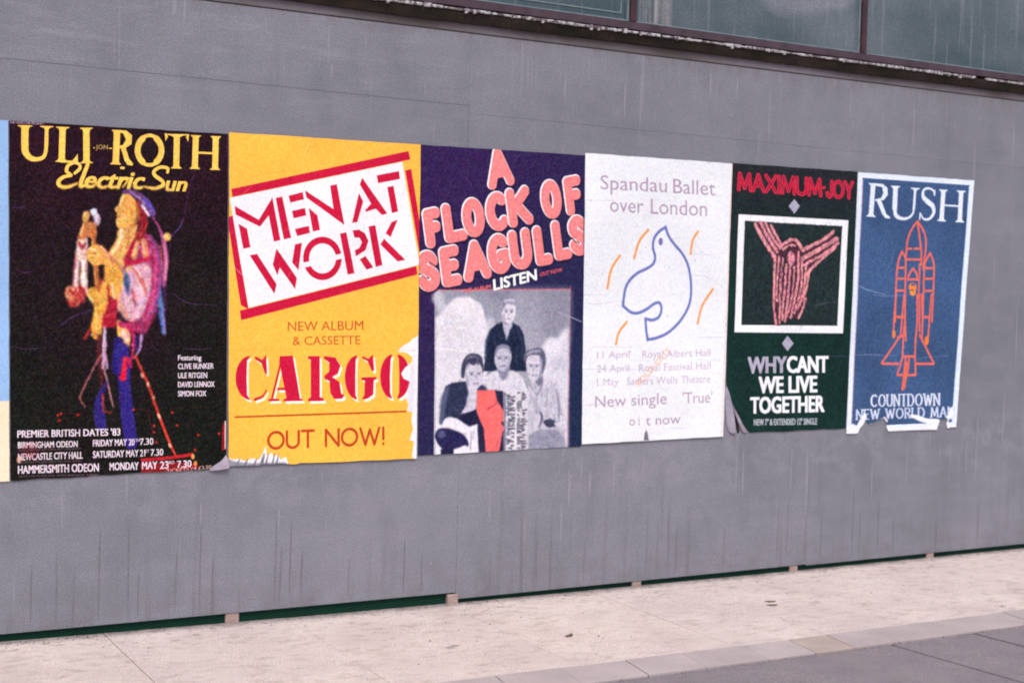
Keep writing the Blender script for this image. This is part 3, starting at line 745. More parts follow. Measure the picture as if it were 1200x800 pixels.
    P([(118, 450), (150, 396), (230, 402), (330, 462), (396, 448), (392, 500), (372, 560), (360, 664), (318, 664), (292, 545), (200, 512), (150, 490)], (228, 222, 234), 1, 3, True)
    S([(150, 470), (240, 505), (310, 530)], (8, 12, 8), (160, 154, 178), .8, True, 4); S([(340, 500), (336, 640)], (5, 9), (120, 112, 140), .85, soft=2); S([(366, 480), (352, 560)], (4, 8), (140, 132, 160), .85, soft=2)
    P([(60, 540), (90, 482), (160, 480), (270, 520), (318, 580), (298, 640), (180, 668), (100, 622)], (34, 32, 76), 1, 4, True)
    E((112, 522), 30, 30, (96, 98, 132), .8, 10); P([(104, 640), (196, 622), (212, 690), (105, 690)], (28, 28, 64), 1, 4); P([(204, 642), (300, 606), (350, 662), (205, 684)], (228, 222, 234), 1, 3)
    a.F(6.667, 500, 335)
    P([(288, 640), (300, 590), (345, 560), (402, 568), (428, 620), (436, 690), (424, 760), (392, 802), (350, 806), (312, 770)], (206, 200, 216), 1, 2, True)
    P([(262, 700), (266, 620), (290, 562), (330, 532), (376, 526), (418, 550), (436, 600), (440, 670), (430, 672), (420, 628), (396, 606), (356, 622), (322, 606), (300, 640), (292, 700), (280, 724), (268, 716)], (66, 66, 94), 1, 2, True)
    S([(300, 580), (340, 555), (390, 560)], (8, 18, 10), (128, 126, 150), .8, True, 5); D([(270, 640), (330, 540), (420, 560), (400, 620), (330, 620), (290, 700)], 30, [(40, 40, 70), (110, 108, 134)], 50, 7, 110, 14, 8, .7, 3)
    eyes(346, 402, 690, 13, (56, 52, 86)); S([(378, 696), (386, 730)], 8, (136, 130, 154), .9, soft=3); S([(362, 764), (400, 760)], 7, (100, 88, 120), .95, soft=2); S([(302, 690), (318, 770)], (12, 16), (150, 144, 168), .8, soft=6)
    a.F(6.667, 500, 430)
    # coral cut-out block and the striped column beside it
    P([(388, 180), (530, 180), (560, 185), (600, 190), (600, 660), (400, 665), (390, 500)], (36, 34, 64), 1, 3)
    P([(388, 182), (525, 180), (545, 262), (616, 380), (612, 408), (572, 432), (596, 470), (575, 560), (560, 655), (455, 662), (440, 480), (385, 350)], (238, 104, 104))
    S([(470, 330), (545, 280)], 7, (130, 40, 60), .9); S([(548, 575), (538, 620)], 6, (150, 50, 66), .8)
    P([(590, 180), (785, 178), (785, 650), (595, 652)], (214, 210, 220), 1)
    r = np.random.default_rng(5)
    for i in range(26):
        y = 200 + i * 17.2
        for x in (622, 655, 700, 738):
            if r.random() < .74:
                w_ = 12 + r.random() * 26
                S([(x + r.normal() * 4, y), (x + w_, y + r.normal() * 4)], 9, (40, 38, 62), .92)
    S([(690, 180), (690, 650)], (8, 20), (232, 228, 236), .7, soft=3)
    P([(590, 195), (612, 195), (612, 650), (596, 650)], (90, 88, 116), .7, 2)
    S([(1117, -630), (1095, 610)], 5, (226, 110, 120), .9)
    a.F(3.719, 480, 325)
    S([(107, 57), (697, 54)], 4, (216, 100, 116), .9)
    S([(104, 310), (200, 318), (330, 340)], (3, 6, 3), (240, 238, 244), .8, True); S([(640, 150), (700, 175), (745, 195)], (3, 4, 3), (180, 180, 200), .8, True)
    a.painterly((112, 64), (690, 738), 1.0, 2, .07, 10, 3)
    # ---- lettering
    a.F(4.443, 480, 165)
    UP = (-.13, -1)
    L = [('A', (428, 232), (522, 210), 156, 46)]
    for c, x0, x1, y in (('F', 108, 150, 535), ('L', 206, 276, 508), ('O', 306, 374, 484), ('C', 428, 500, 453), ('K', 538, 620, 428), ('O', 714, 776, 388), ('F', 838, 884, 366)):
        L.append((c, (x0, y), (x1, y - (x1 - x0) * .2), 148, 50))
    for c, x0, x1, y in (('S', 68, 140, 765), ('E', 194, 248, 738), ('A', 306, 402, 712), ('G', 438, 512, 676), ('U', 552, 620, 652), ('L', 680, 722, 628), ('L', 776, 822, 600), ('S', 856, 918, 578)):
        L.append((c, (x0, y), (x1, y - (x1 - x0) * .2), 152, 51))
    for c, p0, p1, cp, w_ in L:
        a.caps(c, p0, p1, cp, DK, (w_ + 16, w_ + 14), up=UP, alpha=.75, off=(2, 5))
    for c, p0, p1, cp, w_ in L:
        a.caps(c, p0, p1, cp, HI, (w_ + 8, w_ + 6), up=UP, off=(-4, -4))
        a.caps(c, p0, p1, cp, PK, (w_, w_), up=UP)
        a.caps(c, p0, p1, cp * .98, (246, 150, 148), (8, 8), up=UP, off=(-6, -2), alpha=.25)
    P([(905, 60), (925, 60), (915, 800), (900, 800)], (44, 44, 84), .6, 3)
    a.text('LISTEN', (436, 780), (658, 726), 58, (244, 242, 240), .06, up=(-.05, -1))
    a.text('THE ALBUM', (270, 796), (418, 770), 20, (222, 100, 100), .05)
    a.text('OUT NOW', (676, 708), (790, 682), 20, (206, 84, 92), .05)
    S([(100, 635), (145, 665)], 5, (60, 40, 60), .8); S([(60, 700), (84, 722)], 4, (60, 40, 60), .8); S([(840, 510), (866, 532)], 6, (60, 40, 60), .8); S([(885, 448), (906, 466)], 3, (60, 40, 60), .8)
    S([(540, 110), (572, 70)], 3, (96, 76, 140), .7)
    a.creases(16, (96, 84, 140), 32, .35)
    return a


def art_dove():
    a = Art(QUAD['dove'], (232, 233, 240), 4, .022)
    MV, MV2, BL, OR = (176, 150, 176), (192, 170, 196), (104, 120, 184), (240, 160, 90)
    a.F(4.442, 675, 170)
    a.text('Spandau', (122, 236), (468, 252), 80, MV)
    a.text('Ballet', (500, 256), (718, 269), 82, MV)
    a.text('over', (170, 355), (345, 364), 84, MV)
    a.text('London', (383, 366), (675, 379), 86, MV)
    S = a.stroke
    bird = [[(460, 437), (425, 462), (400, 500), (395, 545), (406, 595), (394, 632), (360, 656), (315, 678), (275, 715), (250, 765), (238, 850)],
            [(240, 850), (275, 880), (310, 887), (355, 870), (400, 838), (428, 834), (438, 866), (425, 905), (392, 922), (355, 916)],
            [(355, 916), (358, 970), (366, 1024)],
            [(366, 1024), (420, 1012), (480, 982), (545, 915), (585, 835), (593, 745), (580, 650), (550, 582), (508, 530), (475, 482), (460, 437)]]
    for b in bird:
        S(b, 20, (196, 180, 220), .45, True)
    for b in bird:
        S(b, 13, BL, 1, True)
    a.ell((435, 513), 11, 20, (120, 116, 180), 1, 1)
    for d in ([(370, 452), (325, 510), (297, 600)], [(222, 588), (178, 660), (158, 758)], [(628, 460), (600, 510), (590, 578)], [(706, 762), (650, 850), (627, 940)], [(258, 932), (218, 985), (202, 1046)]):
        S(d, 13, OR, 1, True)
    a.F(4.442, 675, 350)
    a.text('11 April', (104, 320), (272, 316), 38, MV2, .002); a.text('Royal Albert Hall', (338, 318), (694, 308), 40, MV2, .002)
    a.text('24 April', (104, 392), (272, 386), 38, MV2, .002); a.text('Royal Festival Hall', (322, 388), (694, 374), 40, MV2, .002)
    a.text('1 May', (104, 460), (216, 456), 38, MV2, .002); a.text('Sadlers Wells Theatre', (260, 456), (694, 442), 40, MV2, .002)
    a.text('SOLD OUT', (322, 466), (492, 282), 30, (240, 176, 132), .01, up=(-.75, -.7), alpha=.85)
    a.text('New single', (94, 570), (466, 552), 62, MV, .002)
    a.text("'True'", (548, 550), (704, 544), 60, MV, .002)
    a.text('o', (272, 662), (300, 660), 50, MV, .004); a.text('t now', (358, 660), (538, 650), 52, MV, .004); S([(322, 622), (323, 660)], 5, MV)
    a.poly([(360, 680), (352, 700), (346, 735), (374, 735), (368, 700)], (120, 112, 128), 1, 1)
    a.poly([(320, 625), (350, 625), (345, 600), (330, 596)], (236, 234, 240), .8, 2)
    for p in ([(30, 375), (180, 374), (330, 378)], [(80, 262), (280, 262)], [(480, 672), (560, 674)], [(630, 210), (760, 212)], [(620, 328), (750, 330)], [(30, 560), (120, 555)]):
        S(p, 3, (186, 176, 196), .55)
    S([(30, 30), (100, 40), (240, 20)], (2, 4, 2), (206, 198, 212), .8, True)
    a.F(4.442, 675, 170)
    for p in ([(45, 295), (200, 296)], [(400, 293), (520, 295)], [(470, 500), (540, 496)], [(230, 198), (285, 200)], [(600, 688), (680, 700), (760, 752)], [(590, 576), (700, 584)], [(35, 792), (160, 790)]):
        S(p, 3, (190, 180, 204), .5, len(p) > 2)
    r = np.random.default_rng(8)
    for _ in range(16):
        x, y = 60 + r.random() * 680, 60 + r.random() * 1300
        a.ell((x, y), 2.5, 3, (70, 84, 96), .7)
    a.creases(14, (200, 192, 210), 41, .5)
    a.F(4.442, 675, 170)
    a.stroke([(806, 95), (750, 1545)], 7, (236, 196, 178), .6)
    return a


def art_joy():
    a = Art(QUAD['joy'], (14, 46, 42), 5, .03)
    yy = np.linspace(0, 1, AH)[:, None, None]
    t = np.clip(yy * 2.2 - .1, 0, 1)
    a.im = (np.array([32, 36, 42]) * (1 - t) + np.array([12, 44, 40]) * t) / 255. * (.9 + .2 * vnoise(AW, AH, 80, 6)[..., None])
    P, S, E = a.poly, a.stroke, a.ell
    a.F(4.706, 845, 180)
    a.caps('MAXIMUM', (92, 204), (545, 238), 92, (214, 40, 72), (22, 18), gap=.2)
    a.caps('JOY', (580, 244), (720, 250), 88, (214, 40, 72), (22, 18), gap=.2)
    E((562, 192), 9, 9, (214, 40, 72))
    a.caps('MAXIMUM', (92, 204), (545, 238), 92, (120, 22, 48), (5, 5), gap=.2, alpha=.85)
    a.caps('JOY', (580, 244), (720, 250), 88, (120, 22, 48), (5, 5), gap=.2, alpha=.85)
    LV = (172, 168, 190)
    P([(400, 258), (430, 298), (400, 341), (368, 298)], LV)
    W = (238, 238, 246)
    P([(92, 345), (697, 378), (667, 1005), (70, 1000)], W)
    P([(126, 381), (664, 410), (636, 964), (107, 960)], (30, 44, 46))
    P([(362, 1018), (397, 1060), (362, 1102), (331, 1060)], LV)
    a.F(5.336, 860, 250)
    PK, DP = (212, 138, 148), (74, 40, 56)
    body = [(115, 82), (150, 62), (245, 92), (292, 200), (340, 178), (385, 172), (420, 235), (510, 190), (610, 118), (628, 135), (600, 160), (648, 160), (656, 205), (560, 300), (475, 375), (445, 540), (450, 575), (400, 678), (350, 660), (318, 694), (290, 690), (284, 720), (240, 716), (234, 560), (240, 320)]
    P(body, DP)
    for st_, w_ in (([(128, 82), (180, 180), (245, 280)], 24), ([(158, 68), (205, 160), (262, 250)], 20), ([(190, 72), (225, 145), (272, 222)], 17), ([(228, 92), (258, 150), (286, 205)], 18),
                    ([(616, 128), (550, 182), (430, 240)], 22), ([(640, 172), (560, 222), (420, 300)], 26), ([(648, 200), (565, 262), (425, 345)], 16), ([(630, 226), (540, 306), (470, 372), (450, 420)], 18),
                    ([(252, 280), (246, 450), (244, 600), (258, 712)], 17), ([(276, 290), (262, 450), (262, 560)], 15), ([(300, 300), (288, 430), (280, 560), (280, 700)], 15), ([(322, 340), (312, 480), (300, 580), (296, 680)], 16),
                    ([(346, 350), (336, 480), (326, 590), (312, 690)], 15), ([(372, 350), (362, 490), (344, 600), (325, 660)], 15), ([(396, 260), (396, 420), (376, 540), (350, 668)], 17), ([(420, 300), (418, 440), (396, 560), (372, 640)], 16),
                    ([(444, 340), (438, 450), (415, 560), (392, 610)], 17), ([(465, 372), (452, 470), (430, 540)], 14), ([(440, 550), (425, 610), (398, 672)], 16),
                    ([(282, 232), (320, 195), (372, 178), (400, 205), (425, 245)], 20), ([(300, 240), (340, 215), (375, 215)], 12)):
        S(st_, w_, PK, 1, True)
    E((352, 298), 24, 46, (206, 130, 146), 1, 3); S([(334, 235), (312, 310), (286, 420)], (14, 12, 4), (28, 30, 44), .9, True)
    r = np.random.default_rng(11)
    for _ in range(40):
        x, y = 250 + r.random() * 190, 320 + r.random() * 350
        S([(x, y), (x - 4 + r.normal() * 3, y + 26)], 4, DP, .6)
    S([(500, 590), (560, 578), (636, 572)], (3, 5, 3), (96, 90, 110), .7, True); S([(180, 606), (230, 600)], 3, (96, 90, 110), .6)
    a.F(5.336, 860, 250)
    a.painterly((60, 65), (640, 712), 3.2, 1, .35, 9, 8, .2)
    a.F(4.706, 845, 350)
    a.text('WHY', (146, 420), (356, 416), 90, (176, 170, 192), .06)
    a.text('CANT', (362, 416), (584, 414), 90, W, .06)
    a.text('WE LIVE', (206, 526), (522, 520), 90, W, .06)
    a.text('TOGETHER', (160, 634), (562, 624), 88, W, .06)
    a.text('NEW 7" & EXTENDED 12" SINGLE', (178, 698), (526, 692), 34, (176, 180, 190), .05)
    S([(590, 328), (690, 330)], 3, (110, 96, 140), .6)
    a.creases(14, (70, 92, 96), 51, .4)
    a.F(4.706, 845, 180)
    a.stroke([(52, 52), (20, 1360)], 6, (60, 66, 70), .5)
    return a


def art_rush():
    a = Art(QUAD['rush'], (60, 86, 128), 6, .03)
    W, OR = (224, 232, 250), (232, 108, 92)
    P, S, E = a.poly, a.stroke, a.ell
    n = vnoise(AW, AH, 150, 9)[..., None]
    a.im = a.im * (.92 + .16 * n)
    b = 26
    for m in ((0, 0, AW, b - 4), (0, 0, b, AH), (AW - b, 0, AW, AH), (0, AH - 22, AW, AH)):
        a.im[m[1]:m[3], m[0]:m[2]] = np.array(W) / 255.
    a.im[b:AH - 22, b:b + 5] = np.array((176, 150, 180)) / 255.; a.im[b:AH - 22, AW - b - 5:AW - b] = np.array((190, 214, 236)) / 255.
    a.F(5, 985, 190)

    for k, c, al in ((1.25, (150, 120, 160), .5), (1, W, 1)):
        T = lambda p0, p1, w, s0, s1, th=8: a.stem(p0, p1, w * k, s0, s1, c, th=th, alpha=al)
        T((186, 128), (172, 334), 26, 26, 26); a.poly([(188, 128), (240, 132), (268, 156), (270, 200), (246, 232), (196, 238), (196, 228), (232, 218), (244, 190), (238, 152), (190, 140)], c, al)
        a.poly([(204, 232), (228, 226), (262, 318), (284, 336), (282, 344), (256, 342), (238, 318)], c, al)
        T((316, 144), (310, 290), 26, 26, 0); a.stroke([(311, 280), (318, 325), (355, 345), (395, 338), (418, 310), (424, 270)], tuple(np.array((25, 22, 14, 12, 12, 12)) * k), c, al, smooth=True); T((432, 156), (423, 290), 13, 26, 0)
        a.stroke([(545, 200), (538, 172), (510, 158), (482, 170), (478, 208), (505, 240), (535, 268), (540, 310), (515, 345), (482, 346), (462, 312)], tuple(np.array((8, 9, 10, 14, 22, 25, 25, 20, 12, 9, 7)) * k), c, al, smooth=True)
        a.stem((547, 168), (545, 205), 7, col=c, alpha=al); a.stem((461, 308), (458, 352), 7, col=c, alpha=al)
        T((598, 166), (586, 360), 24, 25, 25); T((702, 172), (692, 366), 24, 25, 25); a.stem((600, 262), (692, 268), 10, col=c, alpha=al)
    # spacecraft line drawing
    a.F(8, 1020, 255)
    w = 19
    LN = [[(432, 58), (380, 130), (340, 230), (326, 340), (318, 500), (314, 900), (322, 1180)], [(432, 58), (480, 130), (510, 230), (506, 340), (490, 460)], [(436, 90), (450, 200), (466, 350), (462, 470)],
          [(285, 350), (252, 440), (236, 560), (228, 760), (222, 1010)], [(285, 350), (312, 400), (320, 440)], [(550, 365), (512, 430), (492, 520), (486, 760), (480, 1010)], [(550, 365), (580, 450), (584, 560), (576, 760), (566, 1010)],
          [(388, 510), (350, 570), (340, 620)], [(388, 510), (420, 560), (432, 620)]]
    for l in LN:
        S(l, w, OR, 1, True)
    for l in ([(330, 322), (375, 322)], [(400, 322), (462, 322)], [(330, 425), (470, 425)], [(245, 505), (300, 505)], [(236, 608), (310, 608)], [(230, 720), (308, 720)], [(505, 508), (572, 508)], [(490, 608), (576, 608)], [(486, 722), (572, 722)],
              [(340, 615), (432, 615)], [(450, 470), (444, 640), (440, 800)], [(480, 460), (484, 520)]):
        S(l, w * .85, OR)
    E((385, 690), 36, 44, (240, 130, 56)); E((385, 735), 26, 34, (246, 150, 60)); E((388, 664), 20, 12, (90, 90, 140)); E((376, 716), 20, 8, (110, 80, 110))
    a.F(4.703, 985, 350)
    w = 11
    for l in ([(300, 0), (290, 120), (284, 230)], [(345, 0), (334, 120), (325, 230)], [(350, 0), (350, 130), (340, 240), (335, 335)], [(415, 0), (418, 150), (408, 240), (404, 335)], [(440, 0), (446, 130), (442, 240)], [(428, 0), (430, 200)],
              [(494, 0), (484, 130), (474, 260)], [(295, 122), (345, 122)], [(448, 122), (480, 122)], [(320, 230), (222, 368)], [(222, 374), (312, 374)], [(430, 220), (507, 370)], [(507, 374), (410, 374)],
              [(335, 335), (405, 335)], [(335, 340), (306, 432)], [(306, 434), (332, 434)], [(404, 340), (408, 432)], [(408, 434), (366, 434)], [(352, 345), (334, 510)], [(372, 345), (368, 400), (340, 510)], [(310, 232), (350, 220)]):
        S(l, w, OR)
    P([(350, 360), (366, 360), (352, 500), (338, 508)], OR)
    E((288, 215), 9, 22, (244, 130, 60)); E((468, 250), 11, 24, (244, 130, 60))
    a.caps('COUNTDOWN', (164, 600), (538, 592), 60, (216, 222, 244), (12, 5), serif=.1, gap=.34)
    a.caps('NEW WORLD MAN', (84, 668), (618, 650), 50, (206, 214, 240), (11, 5), serif=.1, gap=.34)
    # bare white paper along the tear
    T = (236, 236, 246)
    for p in ([(20, 740), (50, 700), (80, 690), (110, 640), (150, 640), (170, 660), (240, 630), (270, 655), (262, 700), (400, 690), (380, 650), (395, 640), (520, 670), (545, 650), (585, 600), (600, 590), (622, 640), (600, 690), (640, 720), (560, 780), (20, 780)],):
        pass
    P([(24, 745), (34, 706), (62, 690), (84, 700), (102, 668), (128, 634), (140, 652), (126, 690), (100, 720), (96, 750)], T, 1, 1)
    P([(140, 690), (165, 690), (200, 674), (240, 652), (256, 672), (250, 690), (170, 712)], T, .9, 1)
    P([(252, 704), (262, 712), (420, 710), (506, 696), (430, 676), (384, 654), (376, 642), (410, 642), (470, 662), (530, 664), (546, 672), (525, 724), (260, 736)], T, 1, 1)
    P([(574, 664), (590, 636), (600, 606), (612, 600), (618, 640), (604, 668), (596, 660), (584, 690), (640, 698), (640, 720), (570, 716)], T, 1, 1)
    S([(240, 340), (80, 256)], 0, W, 0)
    for p in ([(60, 330), (140, 326), (300, 330)], [(180, 0), (250, 8), (380, -2)], [(410, 345), (590, 330)]):
        S(p, (2, 4, 2), (150, 150, 196), .6, True)
    a.F(5, 985, 190)
    S([(85, 740), (150, 770), (260, 800)], (2, 5, 2), (160, 180, 214), .7, True)
    a.creases(12, (120, 140, 186), 61, .4)
    return a


def art_edge():
    a = Art([(0, 0), (AW, 0), (AW, AH), (0, AH)], (150, 186, 232), 7, .015)
    a.im[int(AH * .775):] = np.array((240, 224, 196)) / 255.
    a.creases(12, (176, 206, 240), 71, .5, 200)
    return a

# ------------------------------------------------------------- materials
def lin(c):
    return tuple((v / 255 / 12.92 if v <= 10.3 else ((v / 255 + .055) / 1.055) ** 2.4) for v in c) + (1,)


class NT:
    """small node-tree writer"""
    def __init__(self, name, rough=.8, spec=.25):
        self.m = bpy.data.materials.new(name); self.m.use_nodes = True
        self.t = self.m.node_tree; self.b = self.t.nodes['Principled BSDF']
        self.b.inputs['Roughness'].default_value = rough
        self.b.inputs['Specular IOR Level'].default_value = spec
        self.pos = self.t.nodes.new('ShaderNodeNewGeometry').outputs['Position']

    def link(self, a, b):
        self.t.links.new(a, b)

    def noise(self, scale, detail=3, vec=(1, 1, 1), rough=.5, off=(0, 0, 0)):
        mp = self.t.nodes.new('ShaderNodeMapping'); mp.inputs['Scale'].default_value = vec; mp.inputs['Location'].default_value = off
        self.link(self.pos, mp.inputs['Vector'])
        n = self.t.nodes.new('ShaderNodeTexNoise'); n.inputs['Scale'].default_value = scale
        n.inputs['Detail'].default_value = detail; n.inputs['Roughness'].default_value = rough
        self.link(mp.outputs[0], n.inputs['Vector'])
        return n.outputs['Fac']

    def ramp(self, x, a, b, lo=0., hi=1.):
        r = self.t.nodes.new('ShaderNodeMapRange'); r.inputs[1].default_value = a; r.inputs[2].default_value = b
        r.inputs[3].default_value = lo; r.inputs[4].default_value = hi
        self.link(x, r.inputs[0]); return r.outputs[0]

    def mul(self, a, b):
        return self.math('MULTIPLY', a, b)

    def math(self, op, a, b=None):
        n = self.t.nodes.new('ShaderNodeMath'); n.operation = op
        for i, v in enumerate((a, b)):
            if v is None:
                continue
            if isinstance(v, (int, float)):
                n.inputs[i].default_value = v
            else:
                self.link(v, n.inputs[i])
        return n.outputs[0]

    def mix(self, f, a, b, mode='MIX'):
        n = self.t.nodes.new('ShaderNodeMix'); n.data_type = 'RGBA'; n.blend_type = mode
        for v, i in ((f, 0), (a, 6), (b, 7)):
            if isinstance(v, (int, float)):
                n.inputs[i].default_value = v
            elif isinstance(v, tuple):
                n.inputs[i].default_value = v
            else:
                self.link(v, n.inputs[i])
        return n.outputs[2]

    def grain(self, col, amp=.2, scale=260):
        """fine speckle of the surface itself"""
        g = self.ramp(self.noise(scale, 1), .25, .75, 1 - amp, 1 + amp)
        c = self.t.nodes.new('ShaderNodeCombineColor')
        for i, o_ in enumerate(((0, 0, 0), (5, 2, 1), (9, 4, 3))):
            self.link(self.ramp(self.noise(scale, 1, off=o_), .25, .75, 1 - amp * .5, 1 + amp * .5), c.inputs[i])
        col = self.mix(1., col, c.outputs[0], 'MULTIPLY')
        v = self.t.nodes.new('ShaderNodeCombineColor')
        for i in range(3):
            self.link(g, v.inputs[i])
        return self.mix(1., col, v.outputs[0], 'MULTIPLY')

    def sep(self):
        s = self.t.nodes.new('ShaderNodeSeparateXYZ'); self.link(self.pos, s.inputs[0]); return s.outputs

    def rnd(self):
        return self.t.nodes.new('ShaderNodeObjectInfo').outputs['Random']

    def bump(self, h, strength=.3, dist=.002):
        b = self.t.nodes.new('ShaderNodeBump'); b.inputs['Strength'].default_value = strength; b.inputs['Distance'].default_value = dist
        self.link(h, b.inputs['Height']); self.link(b.outputs[0], self.b.inputs['Normal'])

    def out(self, col):
        if isinstance(col, tuple):
            self.b.inputs['Base Color'].default_value = col
        else:
            self.link(col, self.b.inputs['Base Color'])
        return self.m


def mat_wall():
    n = NT('grey_hoarding_paint', .62, .3)
    c = n.mix(n.ramp(n.noise(.9, 5, rough=.6), .34, .66), lin((110, 112, 122)), lin((128, 128, 140)))
    c = n.mix(n.ramp(n.rnd(), 0, 1, 0, .35), c, lin((128, 127, 138)))
    # brushed, slightly cloudy coat
    c = n.mix(n.ramp(n.noise(3, 5, (1, 1, 3.5)), .45, .75, 0, .4), c, lin((136, 134, 146)))
    c = n.mix(n.ramp(n.noise(5, 4, (1, 1, .6), off=(3, 0, 1)), .5, .8, 0, .45), c, lin((98, 100, 110)))
    x, y, z = n.sep()
    # pale runs that came down from the sill
    run = n.ramp(n.noise(1, 2, (34, 1, .55), .4), .655, .72)
    run = n.mul(run, n.ramp(n.noise(1, 2, (2.2, 1, 2.2), off=(7, 0, 2)), .48, .62))
    c = n.mix(n.mul(run, .28), c, lin((176, 170, 180)))
    run2 = n.ramp(n.noise(1, 1, (70, 1, .9), off=(11, 0, 5)), .71, .78)
    c = n.mix(n.mul(run2, n.ramp(z, 1.9, 2.8, .04, .22)), c, lin((196, 190, 198)))
    # brown rain streaks and splash dirt low down
    low = n.ramp(z, .75, .02, 0, 1)
    st = n.ramp(n.noise(1, 3, (22, 1, .8), off=(2, 0, 9)), .52, .70)
    st = n.mul(st, n.ramp(n.noise(1, 2, (1.6, 1, 1), off=(4, 0, 4)), .4, .6))
    c = n.mix(n.mul(n.mul(st, low), .6), c, lin((88, 80, 86)))
    dirt = n.mul(n.ramp(z, .22, 0, 0, 1), n.ramp(n.noise(9, 4, (1, 1, 1.5)), .42, .7))
    c = n.mix(n.mul(dirt, .35), c, lin((104, 92, 94)))
    # patchy brown line directly below the window sill
    top = n.mul(n.ramp(z, 2.78, 2.85, 0, 1), n.ramp(n.noise(14, 3, (1, 1, .4)), .4, .62))
    c = n.mix(n.mul(top, .45), c, lin((112, 96, 98)))
    # scuffed, half brushed-out band above the left posters
    sc = n.mul(n.ramp(n.noise(7, 6, (.35, 1, 2.6), .7, off=(2, 0, 6)), .52, .66), n.mul(n.ramp(z, 2.2, 2.6, 0, 1), n.ramp(x, 3.2, 1.4, 0, 1)))
    c = n.mix(n.mul(sc, .4), c, lin((152, 148, 160)))
    # faded film of old paste round and under the sheets
    ps = n.mul(n.ramp(n.noise(5, 5, (1, 1, 1.2), .65, off=(9, 0, 1)), .50, .60), n.mul(n.ramp(z, .35, .66, 0, 1), n.ramp(z, .92, .74, 0, 1)))
    c = n.mix(n.mul(ps, .3), c, lin((150, 147, 158)))
    fl = n.ramp(n.noise(55, 1, off=(1, 1, 1)), .80, .84)
    c = n.mix(n.mul(fl, .6), c, lin((196, 190, 196)))
    n.bump(n.noise(160, 3), .25, .002)
    return n.out(n.grain(c, .34, 215))


def mat_plain(name, c1, c2, scale=8, rough=.8, amp=.15, bump=.3, gs=240, vec=(1, 1, 1), spec=.2):
    n = NT(name, rough, spec)
    c = n.mix(n.ramp(n.noise(scale, 5, vec), .32, .68), lin(c1), lin(c2))
    n.bump(n.noise(90, 4), bump, .004)
    return n.out(n.grain(c, amp, gs))


def mat_pavement():
    n = NT('pale_paving', .85, .2)
    c = n.mix(n.ramp(n.noise(2.2, 6, rough=.65), .3, .7), lin((182, 166, 164)), lin((203, 190, 186)))
    c = n.mix(n.ramp(n.rnd(), 0, 1, 0, .22), c, lin((184, 172, 178)))
    c = n.mix(n.ramp(n.noise(12, 5, (1, 1.6, 1)), .52, .78, 0, .62), c, lin((148, 131, 126)))
    x, y, z = n.sep()
    near = n.ramp(y, -.5, -.02, 0, 1)
    sp = n.mul(n.ramp(n.noise(26, 3, (.55, 1, 1), off=(3, 3, 0)), .60, .67), near)
    c = n.mix(n.mul(sp, .7), c, lin((104, 94, 92)))
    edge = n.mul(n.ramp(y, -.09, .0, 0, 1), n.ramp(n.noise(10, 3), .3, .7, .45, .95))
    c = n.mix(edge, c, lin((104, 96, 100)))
    blot = n.ramp(n.noise(9, 2, (.6, 1.5, 1), off=(8, 1, 0)), .73, .76)
    c = n.mix(n.mul(blot, .5), c, lin((96, 88, 86)))
    n.bump(n.noise(70, 5), .4, .004)
    return n.out(n.grain(c, .24, 170))


def mat_glass():
    n = NT('dusty_window_glass', .18, .5)
    c = n.mix(n.ramp(n.noise(1.1, 3, (1, 1, 1.4)), .35, .66), lin((54, 72, 82)), lin((98, 106, 116)))
    run = n.ramp(n.noise(1, 2, (26, 1, 1.3), off=(3, 0, 7)), .58, .7)
    c = n.mix(n.mul(run, .2), c, lin((168, 164, 176)))
    c = n.mix(n.ramp(n.noise(18, 3, (1, 1, .3)), .55, .75, 0, .3), c, lin((60, 78, 90)))
    # a pale oval reflection painted into the middle pane and a streaky wiped strip by the mullion
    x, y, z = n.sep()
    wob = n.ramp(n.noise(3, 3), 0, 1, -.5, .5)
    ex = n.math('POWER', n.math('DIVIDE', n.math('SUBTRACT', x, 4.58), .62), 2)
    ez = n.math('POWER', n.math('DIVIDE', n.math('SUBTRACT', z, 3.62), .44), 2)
    refl = n.ramp(n.math('ADD', n.math('ADD', ex, ez), wob), 1.05, .8, 0, 1)
    c = n.mix(n.mul(refl, .5), c, lin((138, 138, 152)))
    stp = n.mul(n.mul(n.ramp(x, 3.36, 3.4, 0, 1), n.ramp(x, 3.66, 3.58, 0, 1)), n.ramp(n.noise(1, 3, (48, 1, .8)), .42, .62))
    c = n.mix(n.mul(stp, .6), c, lin((166, 156, 158)))
    return n.out(n.grain(c, .35, 170))


def mat_lip():
    n = NT('flaking_sill_paint', .9, .1)
    c = n.mix(n.ramp(n.noise(45, 3, (1, 1, 1)), .42, .6), lin((96, 84, 88)), lin((190, 186, 192)))
    return n.out(c)


M_WALL = mat_wall()
M_PAVE = mat_pavement()
M_KERB = [mat_plain('grey_kerb_stone', (156, 145, 148), (170, 158, 160), 4, .85, .12),
          mat_plain('buff_kerb_stone', (156, 141, 137), (168, 153, 148), 6, .85, .12),
          mat_plain('pale_kerb_stone', (158, 147, 150), (172, 160, 163), 4, .85, .12)]


def mat_road():
    n = NT('worn_roadway_concrete', .85, .2)
    c = n.mix(n.ramp(n.noise(4, 6, rough=.7), .3, .7), lin((114, 106, 114)), lin((130, 121, 127)))
    c = n.mix(n.ramp(n.noise(38, 2, off=(2, 5, 0)), .72, .76, 0, .6), c, lin((176, 168, 174)))
    c = n.mix(n.ramp(n.noise(24, 3), .66, .74, 0, .5), c, lin((84, 76, 80)))
    n.bump(n.noise(120, 5), .5, .005)
    return n.out(n.grain(c, .26, 170))


